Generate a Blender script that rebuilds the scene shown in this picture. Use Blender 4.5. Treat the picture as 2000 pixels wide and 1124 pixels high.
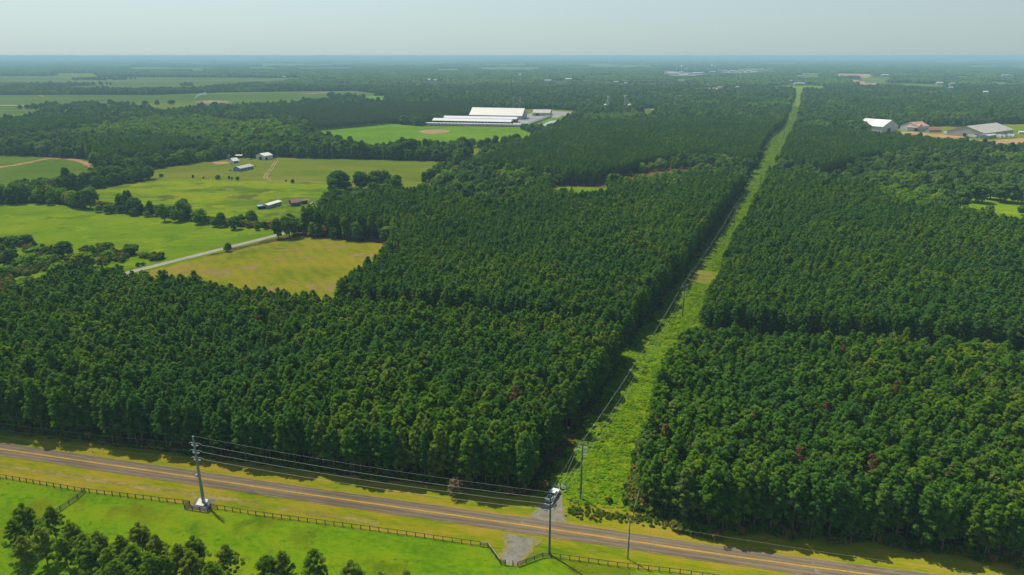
import bpy, math, random
import numpy as np
from mathutils import Vector

for _o in list(bpy.data.objects): bpy.data.objects.remove(_o)
SC = bpy.context.scene
COL = SC.collection
RNG = np.random.default_rng(7)
random.seed(7)

# ------------------------------------------------------------------ camera
F, H = 1360.0, 115.0
T = math.atan((562 - 109) / F)
cam_d = bpy.data.cameras.new('camera')
cam = bpy.data.objects.new('camera', cam_d)
COL.objects.link(cam)
cam_d.sensor_width = 36.0
cam_d.lens = 36.0 * F / 2000.0
cam_d.clip_start = 0.5
cam_d.clip_end = 200000.0
cam.location = (0, 0, H)
cam.rotation_euler = (math.pi / 2 - T, 0, 0)
SC.camera = cam

# ------------------------------------------------------------------ sky and sun
SUN_EL, SUN_AZ = math.radians(59), math.radians(-46)      # azimuth from +Y towards +X
W = bpy.data.worlds.new('World')
SC.world = W
W.use_nodes = True
wn = W.node_tree.nodes
wn.clear()
wo = wn.new('ShaderNodeOutputWorld')
bg = wn.new('ShaderNodeBackground')
sky = wn.new('ShaderNodeTexSky')
sky.sky_type = 'NISHITA'
sky.sun_disc = False
sky.sun_elevation = SUN_EL
sky.sun_rotation = SUN_AZ
sky.altitude = 100
sky.air_density = 1.0
sky.dust_density = 1.0
sky.ozone_density = 1.6
bg.inputs['Strength'].default_value = 0.13
# humid summer air: the sky pales evenly towards the whole horizon
tcw = wn.new('ShaderNodeTexCoord'); sep = wn.new('ShaderNodeSeparateXYZ')
W.node_tree.links.new(tcw.outputs['Generated'], sep.inputs[0])
hr = wn.new('ShaderNodeMapRange')
hr.inputs['From Min'].default_value = 0.0; hr.inputs['From Max'].default_value = 0.55
hr.inputs['To Min'].default_value = 0.88; hr.inputs['To Max'].default_value = 0.0
W.node_tree.links.new(sep.outputs['Z'], hr.inputs['Value'])
sm = wn.new('ShaderNodeMixRGB')
sm.inputs[2].default_value = (2.44, 3.26, 3.38, 1)
W.node_tree.links.new(hr.outputs[0], sm.inputs[0]); W.node_tree.links.new(sky.outputs[0], sm.inputs[1])
# and is a little lighter on the sun's side
dt = wn.new('ShaderNodeVectorMath'); dt.operation = 'DOT_PRODUCT'
dt.inputs[1].default_value = (math.sin(SUN_AZ), math.cos(SUN_AZ), 0)
W.node_tree.links.new(tcw.outputs['Generated'], dt.inputs[0])
mr2 = wn.new('ShaderNodeMapRange')
mr2.inputs['From Min'].default_value = -1; mr2.inputs['From Max'].default_value = 1
mr2.inputs['To Min'].default_value = .72; mr2.inputs['To Max'].default_value = 1.09
W.node_tree.links.new(dt.outputs['Value'], mr2.inputs['Value'])
vm = wn.new('ShaderNodeVectorMath'); vm.operation = 'SCALE'
W.node_tree.links.new(sm.outputs[0], vm.inputs[0]); W.node_tree.links.new(mr2.outputs[0], vm.inputs['Scale'])
W.node_tree.links.new(vm.outputs[0], bg.inputs['Color'])
W.node_tree.links.new(bg.outputs[0], wo.inputs['Surface'])

sd = bpy.data.lights.new('sun', 'SUN')
sun = bpy.data.objects.new('sun', sd)
COL.objects.link(sun)
sd.energy = 5.0
sd.angle = math.radians(0.5)
sd.color = (1.0, 0.92, 0.76)
tosun = Vector((math.sin(SUN_AZ) * math.cos(SUN_EL), math.cos(SUN_AZ) * math.cos(SUN_EL), math.sin(SUN_EL)))
sun.rotation_euler = tosun.to_track_quat('Z', 'Y').to_euler()
sun.location = (0, 0, 300)

SC.view_settings.view_transform = 'Standard'
SC.view_settings.look = 'None'
SC.view_settings.exposure = 0.42
SC.view_settings.gamma = 1.0
SC.view_settings.use_curve_mapping = False
SC.render.engine = 'CYCLES'
SC.cycles.max_bounces = 7
SC.cycles.diffuse_bounces = 5
SC.cycles.glossy_bounces = 2
SC.cycles.transmission_bounces = 2
SC.cycles.volume_bounces = 0
SC.cycles.caustics_reflective = False
SC.cycles.caustics_refractive = False
SC.cycles.use_denoising = True

HAZE_DENSITY = 1.28e-4
HAZE_COLOR = (0.40, 0.67, 0.78)
HAZE_ANISO = 0.0

# ------------------------------------------------------------------ photogrammetry: where a picture point stands on the land
CT, ST = math.cos(T), math.sin(T)
def g(px, py, z=0.0):
    u = (px - 1000) / F; v = (562 - py) / F
    dy = v * ST + CT; dz = v * CT - ST
    s = (z - H) / dz
    return (u * s, dy * s)
def gs(pts):
    return [g(*p) for p in pts]
def depth(x, y, z=0.0):
    return y * CT - (z - H) * ST
def mpp(px, py):
    x, y = g(px, py)
    return depth(x, y) / F
def proj(P):
    P = np.asarray(P, float)
    z = P[:, 2] - H
    f = P[:, 1] * CT - z * ST; up = P[:, 1] * ST + z * CT
    f = np.where(f < 1, 1, f)
    return 1000 + F * P[:, 0] / f, 562 - F * up / f
def inside(P, poly):
    x, y = P[:, 0], P[:, 1]
    c = np.zeros(len(P), bool)
    n = len(poly)
    for i in range(n):
        x0, y0 = poly[i]; x1, y1 = poly[(i + 1) % n]
        if y0 == y1: continue
        t = (y0 > y) != (y1 > y)
        c ^= t & (x < (x1 - x0) * (y - y0) / (y1 - y0) + x0)
    return c
def vnoise(P, size, seed):
    r = np.random.default_rng(seed)
    tab = r.random((64, 64))
    q = np.asarray(P)[:, :2] / size
    i = np.floor(q).astype(int); f = q - i
    f = f * f * (3 - 2 * f)
    a = tab[i[:, 0] % 64, i[:, 1] % 64]; b = tab[(i[:, 0] + 1) % 64, i[:, 1] % 64]
    c = tab[i[:, 0] % 64, (i[:, 1] + 1) % 64]; d = tab[(i[:, 0] + 1) % 64, (i[:, 1] + 1) % 64]
    return (a * (1 - f[:, 0]) + b * f[:, 0]) * (1 - f[:, 1]) + (c * (1 - f[:, 0]) + d * f[:, 0]) * f[:, 1]

# ------------------------------------------------------------------ materials
def newmat(name):
    m = bpy.data.materials.new(name)
    m.use_nodes = True
    nt = m.node_tree
    nt.nodes.clear()
    out = nt.nodes.new('ShaderNodeOutputMaterial')
    return m, nt, out
def ramp(nt, cols):
    r = nt.nodes.new('ShaderNodeValToRGB')
    e = r.color_ramp.elements
    while len(e) < len(cols): e.new(0.5)
    for k, (p, c) in enumerate(cols):
        e[k].position = p; e[k].color = (*c, 1)
    return r
def math_node(nt, op, a, b):
    n = nt.nodes.new('ShaderNodeMath'); n.operation = op
    for i, v in enumerate((a, b)):
        if isinstance(v, (int, float)): n.inputs[i].default_value = v
        else: nt.links.new(v, n.inputs[i])
    return n.outputs[0]
def noise(nt, vec, scale, detail=3, rough=0.6):
    n = nt.nodes.new('ShaderNodeTexNoise')
    n.inputs['Scale'].default_value = scale
    n.inputs['Detail'].default_value = detail
    n.inputs['Roughness'].default_value = rough
    nt.links.new(vec, n.inputs['Vector'])
    return n.outputs[0]
def land(name, cols, sizes=((60, .45), (9, .35), (1.6, .2)), rough=0.95, bump=0.0, bsize=1.0, stretch=None, patches=None, rows=None, gain=3.0, alb=.87):
    """ground cover: several sizes of world-space noise through a colour ramp"""
    m, nt, out = newmat(name)
    geo = nt.nodes.new('ShaderNodeNewGeometry')
    mp = nt.nodes.new('ShaderNodeMapping'); mp.vector_type = 'TEXTURE'
    nt.links.new(geo.outputs['Position'], mp.inputs['Vector'])
    if stretch:
        mp.inputs['Rotation'].default_value = (0, 0, stretch[0]); mp.inputs['Scale'].default_value = (stretch[1], 1, 1)
    acc = None
    for s, w in sizes:
        v = math_node(nt, 'MULTIPLY', noise(nt, mp.outputs[0], 1.0 / s), w)
        acc = v if acc is None else math_node(nt, 'ADD', acc, v)
    acc = math_node(nt, 'ADD', math_node(nt, 'MULTIPLY', math_node(nt, 'SUBTRACT', acc, .5), gain), .5)
    if rows:
        wv = nt.nodes.new('ShaderNodeTexWave')
        m2 = nt.nodes.new('ShaderNodeMapping'); m2.vector_type = 'TEXTURE'
        m2.inputs['Rotation'].default_value = (0, 0, rows[0])
        nt.links.new(geo.outputs['Position'], m2.inputs['Vector'])
        nt.links.new(m2.outputs[0], wv.inputs['Vector'])
        wv.inputs['Scale'].default_value = 0.314 / rows[1]
        wv.inputs['Distortion'].default_value = rows[3] if len(rows) > 3 else 2.0
        wv.inputs['Detail'].default_value = 2
        acc = math_node(nt, 'ADD', acc, math_node(nt, 'MULTIPLY', math_node(nt, 'SUBTRACT', wv.outputs['Fac'], .5), rows[2]))
    cols = [(p, tuple(v * alb for v in c)) for p, c in cols]
    r = ramp(nt, cols)
    nt.links.new(acc, r.inputs[0])
    col = r.outputs[0]
    for ps, thr, pc in (patches or ()):
        pn = noise(nt, geo.outputs['Position'], 1.0 / ps, 5, .65)
        pr = ramp(nt, [(thr, (0, 0, 0)), (min(.99, thr + .09), (1, 1, 1))])
        nt.links.new(pn, pr.inputs[0])
        mx = nt.nodes.new('ShaderNodeMixRGB')
        nt.links.new(pr.outputs[0], mx.inputs[0]); nt.links.new(col, mx.inputs[1]); mx.inputs[2].default_value = (*(v * alb for v in pc), 1)
        col = mx.outputs[0]
    b = nt.nodes.new('ShaderNodeBsdfDiffuse')
    b.inputs['Roughness'].default_value = 0.6
    nt.links.new(col, b.inputs['Color'])
    if bump:
        bp = nt.nodes.new('ShaderNodeBump')
        bp.inputs['Strength'].default_value = 1.0
        bp.inputs['Distance'].default_value = bump
        nt.links.new(noise(nt, geo.outputs['Position'], 1.0 / bsize, 4, .7), bp.inputs['Height'])
        nt.links.new(bp.outputs[0], b.inputs['Normal'])
    nt.links.new(b.outputs[0], out.inputs['Surface'])
    return m
def plain(name, col, rough=0.6, metal=0.0, var=0.15, size=1.5, spec=0.3):
    m, nt, out = newmat(name)
    tc = nt.nodes.new('ShaderNodeNewGeometry')
    n = noise(nt, tc.outputs['Position'], 1.0 / size, 4, .6)
    r = ramp(nt, [(.25, tuple(c * (1 - var) for c in col)), (.75, tuple(min(1, c * (1 + var)) for c in col))])
    nt.links.new(n, r.inputs[0])
    b = nt.nodes.new('ShaderNodeBsdfPrincipled')
    b.inputs['Roughness'].default_value = rough
    b.inputs['Metallic'].default_value = metal
    b.inputs['Specular IOR Level'].default_value = spec
    nt.links.new(r.outputs[0], b.inputs['Base Color'])
    nt.links.new(b.outputs[0], out.inputs['Surface'])
    return m
def leafmat(name, cols, patch=None, psize=45, trans=0.36, tone=0.5, gloss=0.0):
    """foliage: colour differs per tree, per clump of leaves and by stand"""
    m, nt, out = newmat(name)
    oi = nt.nodes.new('ShaderNodeObjectInfo')
    r = ramp(nt, cols)
    nt.links.new(oi.outputs['Random'], r.inputs[0])
    col = r.outputs[0]
    if patch:
        pn = noise(nt, oi.outputs['Location'], 1.0 / psize, 2, .6)
        pr = ramp(nt, [(.42, (0, 0, 0)), (.62, (1, 1, 1))])
        nt.links.new(pn, pr.inputs[0])
        mx = nt.nodes.new('ShaderNodeMixRGB')
        nt.links.new(math_node(nt, 'MULTIPLY', pr.outputs[0], .75), mx.inputs[0]); nt.links.new(col, mx.inputs[1]); mx.inputs[2].default_value = (*patch, 1)
        col = mx.outputs[0]
    at = nt.nodes.new('ShaderNodeAttribute'); at.attribute_name = 'tone'
    hs = nt.nodes.new('ShaderNodeHueSaturation')
    nt.links.new(math_node(nt, 'ADD', math_node(nt, 'MULTIPLY', at.outputs['Fac'], tone), 1 - tone / 2), hs.inputs['Value'])
    nt.links.new(math_node(nt, 'ADD', math_node(nt, 'MULTIPLY', at.outputs['Fac'], -.03), .515), hs.inputs['Hue'])
    nt.links.new(col, hs.inputs['Color'])
    d = nt.nodes.new('ShaderNodeBsdfDiffuse'); t = nt.nodes.new('ShaderNodeBsdfTranslucent')
    nt.links.new(hs.outputs[0], d.inputs['Color']); nt.links.new(hs.outputs[0], t.inputs['Color'])
    ms = nt.nodes.new('ShaderNodeMixShader'); ms.inputs[0].default_value = trans
    nt.links.new(d.outputs[0], ms.inputs[1]); nt.links.new(t.outputs[0], ms.inputs[2])
    last = ms.outputs[0]
    if gloss:
        gl = nt.nodes.new('ShaderNodeBsdfGlossy'); gl.inputs['Roughness'].default_value = .45
        m2 = nt.nodes.new('ShaderNodeMixShader'); m2.inputs[0].default_value = gloss
        nt.links.new(last, m2.inputs[1]); nt.links.new(gl.outputs[0], m2.inputs[2])
        last = m2.outputs[0]
    nt.links.new(last, out.inputs['Surface'])
    return m

PINE = [(0.0, (.062, .152, .018)), (.2, (.084, .192, .013)), (.5, (.110, .222, .011)), (.8, (.142, .244, .011)), (.93, (.178, .256, .014)), (1.0, (.15, .22, .05))]
OAK = [(0.0, (.054, .115, .020)), (.4, (.078, .155, .022)), (.75, (.105, .19, .024)), (1.0, (.145, .22, .028))]
M = {}
M['needles'] = leafmat('pine_needles', PINE, patch=(.060, .165, .026), psize=60, tone=.6, trans=.46)
M['young'] = leafmat('young_pine_needles', [(0, (.075, .135, .035)), (.5, (.095, .155, .035)), (1, (.12, .165, .045))], tone=.6)
M['lush'] = leafmat('bright_broadleaf_leaves', [(0, (.105, .235, .010)), (.5, (.145, .275, .011)), (.85, (.185, .29, .014)), (1, (.21, .26, .02))], tone=.7, trans=.42)
M['deadneedles'] = leafmat('dead_needles', [(0, (.13, .060, .028)), (1, (.16, .085, .045))], tone=.5)
M['oak'] = leafmat('broadleaf_leaves', OAK, patch=(.095, .19, .020), psize=120, tone=.8)
M['weed'] = leafmat('weed_leaves', [(0, (.110, .225, .003)), (.5, (.155, .285, .003)), (1, (.215, .31, .006))], tone=.6, trans=.42)
M['brush'] = leafmat('brush_leaves', [(0, (.045, .105, .010)), (.45, (.085, .155, .012)), (.75, (.14, .18, .016)), (.9, (.20, .17, .03)), (1, (.26, .13, .035))], tone=.6)
M['palebush'] = leafmat('pale_dry_leaves', [(0, (.22, .17, .09)), (1, (.24, .19, .10))], tone=.5)
M['bark'] = plain('pine_bark', (.15, .105, .075), .9, var=.35, size=.6)
M['oakbark'] = plain('grey_bark', (.13, .115, .095), .9, var=.3, size=.6)
M['ground'] = land('forest_ground', [(.2, (.035, .055, .018)), (.5, (.045, .075, .022)), (.8, (.07, .10, .03))], sizes=((900, .4), (150, .35), (20, .25)))
M['straw'] = land('pine_straw', [(.15, (.035, .050, .014)), (.4, (.11, .065, .030)), (.7, (.20, .105, .05)), (.95, (.09, .09, .02))], sizes=((14, .4), (4, .35), (1, .25)), bump=.15, bsize=.8)
M['pasture'] = land('pasture_grass', [(.05, (.060, .140, .002)), (.35, (.095, .205, .003)), (.6, (.150, .255, .003)), (.92, (.21, .26, .006))],
                    sizes=((38, .36), (8, .34), (1.3, .34)), bump=.14, bsize=.7, stretch=(math.radians(-14), 1.8), patches=((24, .54, (.135, .165, .005)), (12, .58, (.075, .165, .003)), (2.4, .60, (.055, .115, .004))))
M['verge'] = land('verge_grass', [(.1, (.090, .160, .004)), (.38, (.155, .21, .005)), (.6, (.235, .228, .008)), (.9, (.32, .23, .03))],
                  sizes=((16, .36), (4, .34), (.9, .36)), bump=.12, bsize=.6, stretch=(math.radians(-12.7), 4), patches=((7, .64, (.24, .17, .055)),))
M['drystrip'] = land('dry_cut_grass', [(.2, (.14, .17, .01)), (.5, (.23, .20, .035)), (.85, (.33, .26, .09))], sizes=((5, .4), (1.5, .35), (.6, .25)), stretch=(math.radians(-14), 2))
M['rowgrass'] = land('clearing_grass', [(.1, (.055, .115, .003)), (.4, (.10, .180, .003)), (.65, (.145, .215, .004)), (.95, (.19, .205, .015))],
                     sizes=((22, .4), (5, .35), (1.2, .25)), bump=.25, bsize=1.2, patches=((16, .66, (.14, .11, .035)),), alb=1.0)
M['rowdry'] = land('dry_clearing_grass', [(.2, (.12, .16, .014)), (.5, (.19, .19, .025)), (.9, (.24, .19, .06))], sizes=((12, .4), (3, .35), (1, .25)))
M['ochre'] = land('ochre_hay', [(.1, (.12, .16, .006)), (.4, (.19, .205, .010)), (.65, (.25, .22, .015)), (.95, (.31, .225, .042))],
                  sizes=((45, .45), (10, .3), (2, .25)), rows=(math.radians(32), 7, .16, 6.0), patches=((26, .60, (.27, .18, .075)), (9, .66, (.12, .15, .012))))
M['fieldbright'] = land('bright_field_grass', [(.1, (.095, .165, .005)), (.4, (.135, .22, .006)), (.65, (.17, .255, .006)), (.95, (.23, .27, .008))],
                        sizes=((55, .45), (14, .35), (3, .2)), stretch=(math.radians(10), 3), bump=.1, bsize=2, patches=((26, .55, (.105, .19, .006)), (18, .58, (.25, .30, .010))))
M['fieldmid'] = land('rough_field_grass', [(.1, (.080, .135, .008)), (.38, (.115, .185, .008)), (.6, (.170, .250, .005)), (.92, (.24, .27, .010))],
                     sizes=((50, .5), (16, .3), (4, .2)), stretch=(math.radians(5), 3.2), patches=((34, .55, (.095, .125, .022)), (20, .56, (.25, .27, .012))), gain=4.0)
M['fieldyard'] = land('short_field_grass', [(.1, (.095, .145, .010)), (.5, (.145, .185, .014)), (.9, (.20, .20, .03))], sizes=((70, .5), (20, .3), (4, .2)), stretch=(0, 3))
M['crop'] = land('row_crop', [(.1, (.075, .135, .012)), (.5, (.105, .165, .014)), (.9, (.145, .185, .02))], sizes=((90, .5), (25, .3), (5, .2)), rows=(math.radians(62), 9, .22, 4.0))
M['farcrop'] = land('far_crop', [(.1, (.070, .125, .018)), (.5, (.10, .155, .022)), (.9, (.17, .19, .035))], sizes=((400, .5), (90, .3), (20, .2)), stretch=(math.radians(8), 5))
M['lime'] = land('lime_field_grass', [(.1, (.09, .19, .006)), (.5, (.125, .24, .007)), (.9, (.17, .26, .012))], sizes=((80, .5), (22, .3), (5, .2)))
M['tan'] = land('bare_earth', [(.1, (.24, .17, .095)), (.5, (.36, .24, .14)), (.9, (.45, .32, .20))], sizes=((15, .4), (4, .35), (1, .25)))
M['orange'] = land('orange_clay', [(.1, (.26, .21, .08)), (.4, (.38, .22, .11)), (.9, (.46, .28, .15))], sizes=((25, .5), (7, .3), (2, .2)), patches=((12, .62, (.13, .16, .04)),))
M['yard'] = land('yard_gravel', [(.1, (.24, .24, .21)), (.5, (.32, .31, .28)), (.9, (.40, .38, .33))], sizes=((30, .5), (8, .3), (2, .2)))
M['driveedge'] = land('worn_drive_edge', [(.1, (.15, .18, .02)), (.45, (.24, .20, .07)), (.9, (.30, .24, .13))], sizes=((3, .4), (1, .35), (.4, .25)))
M['gravel'] = land('crushed_stone', [(.05, (.16, .145, .08)), (.4, (.215, .20, .155)), (.95, (.29, .28, .25))], sizes=((4, .4), (1.2, .35), (.4, .25)), bump=.06, bsize=.25, patches=((1.6, .56, (.13, .17, .02)), (3.5, .58, (.24, .18, .08))))
M['asphalt'] = land('worn_asphalt', [(.1, (.125, .098, .064)), (.5, (.172, .137, .088)), (.9, (.240, .192, .125))], sizes=((14, .4), (2.5, .35), (.5, .25)), stretch=(math.radians(-12.7), 9), rows=(math.radians(77.3), 1.45, .35, .6), patches=((3.2, .62, (.105, .09, .062)), (7, .64, (.28, .24, .16))))
M['lanepave'] = land('pale_lane', [(.1, (.30, .27, .22)), (.5, (.38, .34, .28)), (.9, (.45, .40, .33))], sizes=((14, .4), (3, .35), (1, .25)))
M['yellow'] = land('worn_yellow_paint', [(.15, (.38, .26, .06)), (.5, (.58, .34, .018)), (.9, (.66, .40, .02))], sizes=((9, .45), (1.5, .3), (.3, .25)))
M['concrete'] = plain('concrete', (.40, .39, .36), .85, var=.1)
M['padgravel'] = land('grey_chippings', [(.2, (.12, .115, .11)), (.6, (.17, .16, .15)), (.9, (.21, .20, .19))], sizes=((1.2, .5), (.3, .5)))
M['steel'] = plain('galvanised_steel', (.20, .25, .26), .5, .35, .12, 2)
M['polegrey'] = plain('dark_grey_steel', (.10, .12, .12), .55, .25, .15, 2)
M['wood'] = plain('weathered_pole_wood', (.11, .095, .075), .9, var=.25, size=.7)
M['fencewood'] = plain('dark_fence_wood', (.034, .034, .036), .8, var=.25, size=.7)
M['fencegrey'] = plain('greyed_fence_wood', (.30, .29, .27), .85, var=.2, size=.7)
M['wire'] = plain('aluminium_wire', (.25, .25, .24), .7, .0, .05)
M['insul'] = plain('grey_insulator', (.48, .47, .47), .35, 0, .08)
M['white'] = plain('white_paint', (.56, .56, .54), .55, 0, .06, 6)
M['whitemetal'] = plain('white_metal_sheet', (.46, .47, .46), .5, 0, .08, 9)
M['brightroof'] = plain('bright_white_roof', (.62, .62, .61), .5, 0, .04, 9)
M['creamroof'] = plain('cream_metal_roof', (.49, .47, .42), .5, 0, .06, 9)
M['greyroof'] = plain('weathered_grey_roof', (.32, .31, .27), .7, 0, .2, 6)
M['greywall'] = plain('grey_metal_wall', (.30, .32, .31), .6, 0, .1, 6)
M['tanwall'] = plain('tan_metal_wall', (.36, .34, .27), .6, 0, .1, 6)
M['townpale'] = plain('pale_town_roof', (.27, .28, .28), .7, 0, .1, 9)
M['rust'] = plain('rusted_tin_roof', (.32, .20, .155), .8, 0, .3, 5)
M['red'] = plain('red_tin', (.26, .075, .06), .6, 0, .2, 4)
M['maroon'] = plain('maroon_roof', (.13, .07, .075), .7, 0, .15, 2)
M['brown'] = plain('brown_wood_wall', (.12, .09, .065), .85, 0, .2, 1)
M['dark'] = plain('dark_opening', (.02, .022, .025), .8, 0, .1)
M['glass'] = plain('dark_glass', (.03, .04, .05), .12, 0, .05, spec=.6)
M['carwhite'] = plain('white_car_paint', (.56, .57, .58), .22, 0, .02, spec=.5)
M['cargrey'] = plain('grey_car_paint', (.25, .26, .28), .3, .2, .05)
M['bedliner'] = plain('dark_bed_liner', (.055, .06, .075), .7, 0, .2)
M['tyre'] = plain('tyre_rubber', (.025, .025, .027), .85, 0, .2)
M['chrome'] = plain('chrome', (.6, .6, .62), .25, .9, .05)
M['redlamp'] = plain('red_lamp', (.35, .02, .02), .3)
M['blue'] = plain('blue_sheet', (.16, .24, .32), .6, 0, .1)
M['signorange'] = plain('orange_sign', (.62, .26, .02), .5, 0, .05)
def watermat():
    m, nt, out = newmat('pond_water')
    b = nt.nodes.new('ShaderNodeBsdfPrincipled')
    b.inputs['Base Color'].default_value = (.20, .22, .20, 1); b.inputs['Roughness'].default_value = .08
    b.inputs['Specular IOR Level'].default_value = .8
    nt.links.new(b.outputs[0], out.inputs['Surface'])
    return m
M['water'] = watermat()

# ------------------------------------------------------------------ mesh helpers
def link(name, me, mat=None, parent=None):
    o = bpy.data.objects.new(name, me)
    COL.objects.link(o)
    if mat is not None and me is not None and not me.materials: me.materials.append(mat)
    if parent is not None: o.parent = parent
    return o
def tag(o, label=None, cat=None, group=None, kind=None):
    if label: o['label'] = label
    if cat: o['category'] = cat
    if group: o['group'] = group
    if kind: o['kind'] = kind
    return o
def empty(name, loc, rz=0, label=None, cat=None, group=None):
    o = bpy.data.objects.new(name, None)
    COL.objects.link(o)
    o.empty_display_size = .3
    o.location = loc; o.rotation_euler = (0, 0, rz)
    return tag(o, label, cat, group)
class MB:
    def __init__(s): s.v = []; s.f = []
    def add(s, v, f):
        k = len(s.v)
        s.v += [tuple(p) for p in v]; s.f += [tuple(i + k for i in q) for q in f]
        return s
    def box(s, x0, x1, y0, y1, z0, z1):
        return s.add([(x0, y0, z0), (x1, y0, z0), (x1, y1, z0), (x0, y1, z0), (x0, y0, z1), (x1, y0, z1), (x1, y1, z1), (x0, y1, z1)],
                     [(0, 3, 2, 1), (4, 5, 6, 7), (0, 1, 5, 4), (1, 2, 6, 5), (2, 3, 7, 6), (3, 0, 4, 7)])
    def tube(s, pts, radii, n=6, caps=True):
        pts = [Vector(p) for p in pts]
        vs = []
        for i, p in enumerate(pts):
            d = (pts[min(i + 1, len(pts) - 1)] - pts[max(i - 1, 0)]).normalized()
            a = d.orthogonal().normalized() if abs(d.z) < .95 else Vector((1, 0, 0)) - d * d.x
            a.normalize(); b = d.cross(a)
            r = radii[i] if hasattr(radii, '__len__') else radii
            vs += [p + (a * math.cos(2 * math.pi * k / n) + b * math.sin(2 * math.pi * k / n)) * r for k in range(n)]
        fs = []
        for i in range(len(pts) - 1):
            for k in range(n):
                k2 = (k + 1) % n
                fs.append((i * n + k, i * n + k2, (i + 1) * n + k2, (i + 1) * n + k))
        if caps:
            fs.append(tuple(range(n - 1, -1, -1))); fs.append(tuple((len(pts) - 1) * n + k for k in range(n)))
        return s.add(vs, fs)
    def bar(s, p0, p1, r, n=5): return s.tube([p0, p1], r, n)
    def prism(s, prof, x0, x1):
        """outline in (y,z) extruded along x"""
        n = len(prof)
        v = [(x0, y, z) for y, z in prof] + [(x1, y, z) for y, z in prof]
        f = [tuple(range(n - 1, -1, -1)), tuple(range(n, 2 * n))] + [(i, (i + 1) % n, n + (i + 1) % n, n + i) for i in range(n)]
        return s.add(v, f)
    def mesh(s, name):
        me = bpy.data.meshes.new(name)
        me.from_pydata(s.v, [], s.f); me.update()
        return me
    def build(s, name, mat, parent=None): return link(name, s.mesh(name), mat, parent)

def rough(poly, step, amp, closed=True, seed=1):
    """break straight outlines into natural uneven ones"""
    r = np.random.default_rng(seed)
    out = []
    n = len(poly)
    for i in range(n if closed else n - 1):
        a = np.array(poly[i]); b = np.array(poly[(i + 1) % n])
        L = np.linalg.norm(b - a); k = max(1, min(200, int(L / step)))
        d = (b - a) / max(L, 1e-6); nn = np.array([-d[1], d[0]])
        for j in range(k):
            p = a + (b - a) * j / k
            if j: p = p + nn * r.normal(0, amp) 
            out.append(tuple(p))
    if not closed: out.append(tuple(poly[-1]))
    return out
def sheet(name, poly, z, mat, step=6, amp=.5, seed=1, parent=None, kind='structure'):
    p = rough(poly, step, amp, True, seed) if step else poly
    me = bpy.data.meshes.new(name)
    me.from_pydata([(x, y, z) for x, y in p], [], [tuple(range(len(p)))])
    me.update()
    # an upward normal
    if me.polygons[0].normal.z < 0: me.flip_normals()
    o = link(name, me, mat, parent)
    if kind: o['kind'] = kind
    return o
def smooth_line(pts, step):
    P = [np.array(p, float) for p in pts]
    out = []
    for i in range(len(P) - 1):
        p0 = P[i - 1] if i else 2 * P[0] - P[1]; p1 = P[i]; p2 = P[i + 1]
        p3 = P[i + 2] if i + 2 < len(P) else 2 * P[-1] - P[-2]
        k = max(2, int(np.linalg.norm(p2 - p1) / step))
        for j in range(k):
            t = j / k
            out.append(.5 * ((2 * p1) + (-p0 + p2) * t + (2 * p0 - 5 * p1 + 4 * p2 - p3) * t * t + (-p0 + 3 * p1 - 3 * p2 + p3) * t ** 3))
    out.append(P[-1])
    return out
def ribbon(line, w0, w1, z, name, mat, jit=0.0, seed=2, parent=None, kind='structure'):
    """a strip from offset w0 to w1 (left positive) along a line"""
    r = np.random.default_rng(seed)
    L = [np.array(p) for p in line]
    v = []; f = []
    for i, p in enumerate(L):
        d = L[min(i + 1, len(L) - 1)] - L[max(i - 1, 0)]
        d = d / np.linalg.norm(d); n = np.array([-d[1], d[0]])
        a = p + n * (w0 + r.normal(0, jit) * (jit > 0)); b = p + n * (w1 + r.normal(0, jit) * (jit > 0))
        v += [(a[0], a[1], z), (b[0], b[1], z)]
        if i: f.append((2 * i - 2, 2 * i, 2 * i + 1, 2 * i - 1))
    me = bpy.data.meshes.new(name); me.from_pydata(v, [], f); me.update()
    if me.polygons[0].normal.z < 0: me.flip_normals()
    o = link(name, me, mat, parent)
    if kind: o['kind'] = kind
    return o

# ------------------------------------------------------------------ the land
def ground():
    radii = [0.01] + list(np.geomspace(60, 75000, 40)); n = 96
    v = [(0, 0, -.35)]; f = []
    for r in radii[1:]:
        v += [(r * math.cos(2 * math.pi * k / n), r * math.sin(2 * math.pi * k / n), -.35) for k in range(n)]
    for k in range(n): f.append((0, 1 + k, 1 + (k + 1) % n))
    for i in range(len(radii) - 2):
        a = 1 + i * n; b = a + n
        for k in range(n):
            k2 = (k + 1) % n
            f.append((a + k, b + k, b + k2, a + k2))
    me = bpy.data.meshes.new('ground'); me.from_pydata(v, [], f); me.update()
    o = link('ground', me, M['ground']); o['kind'] = 'structure'
ground()

# clearing under the power line
ROW_L = gs([(1054, 970), (1166, 774), (1217, 683), (1281, 597), (1325, 540), (1347, 507), (1450, 367), (1471, 335), (1500, 273), (1530, 249), (1551, 188)])
ROW_R = [(g(px, py, 13)[0] + 1.2, g(px, py, 13)[1]) for px, py in [(1281, 774), (1310, 707), (1345, 651), (1373, 629), (1371, 595), (1388, 557), (1404, 536), (1414, 496), (1474, 391), (1495, 353), (1500, 332), (1519, 321), (1520, 303), (1540, 260), (1556, 236), (1568, 180)]]
ROW_R = [g(1240, 996), g(1247, 940)] + ROW_R
ROW_END = gs([(1490, 169), (1545, 168), (1600, 168), (1632, 172), (1600, 181), (1569, 180)])
ROW = [(x, y) for x, y in ROW_L] + [g(1552, 178), g(1490, 176)] + ROW_END[:1] + ROW_END[1:] + ROW_R[::-1]
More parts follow.
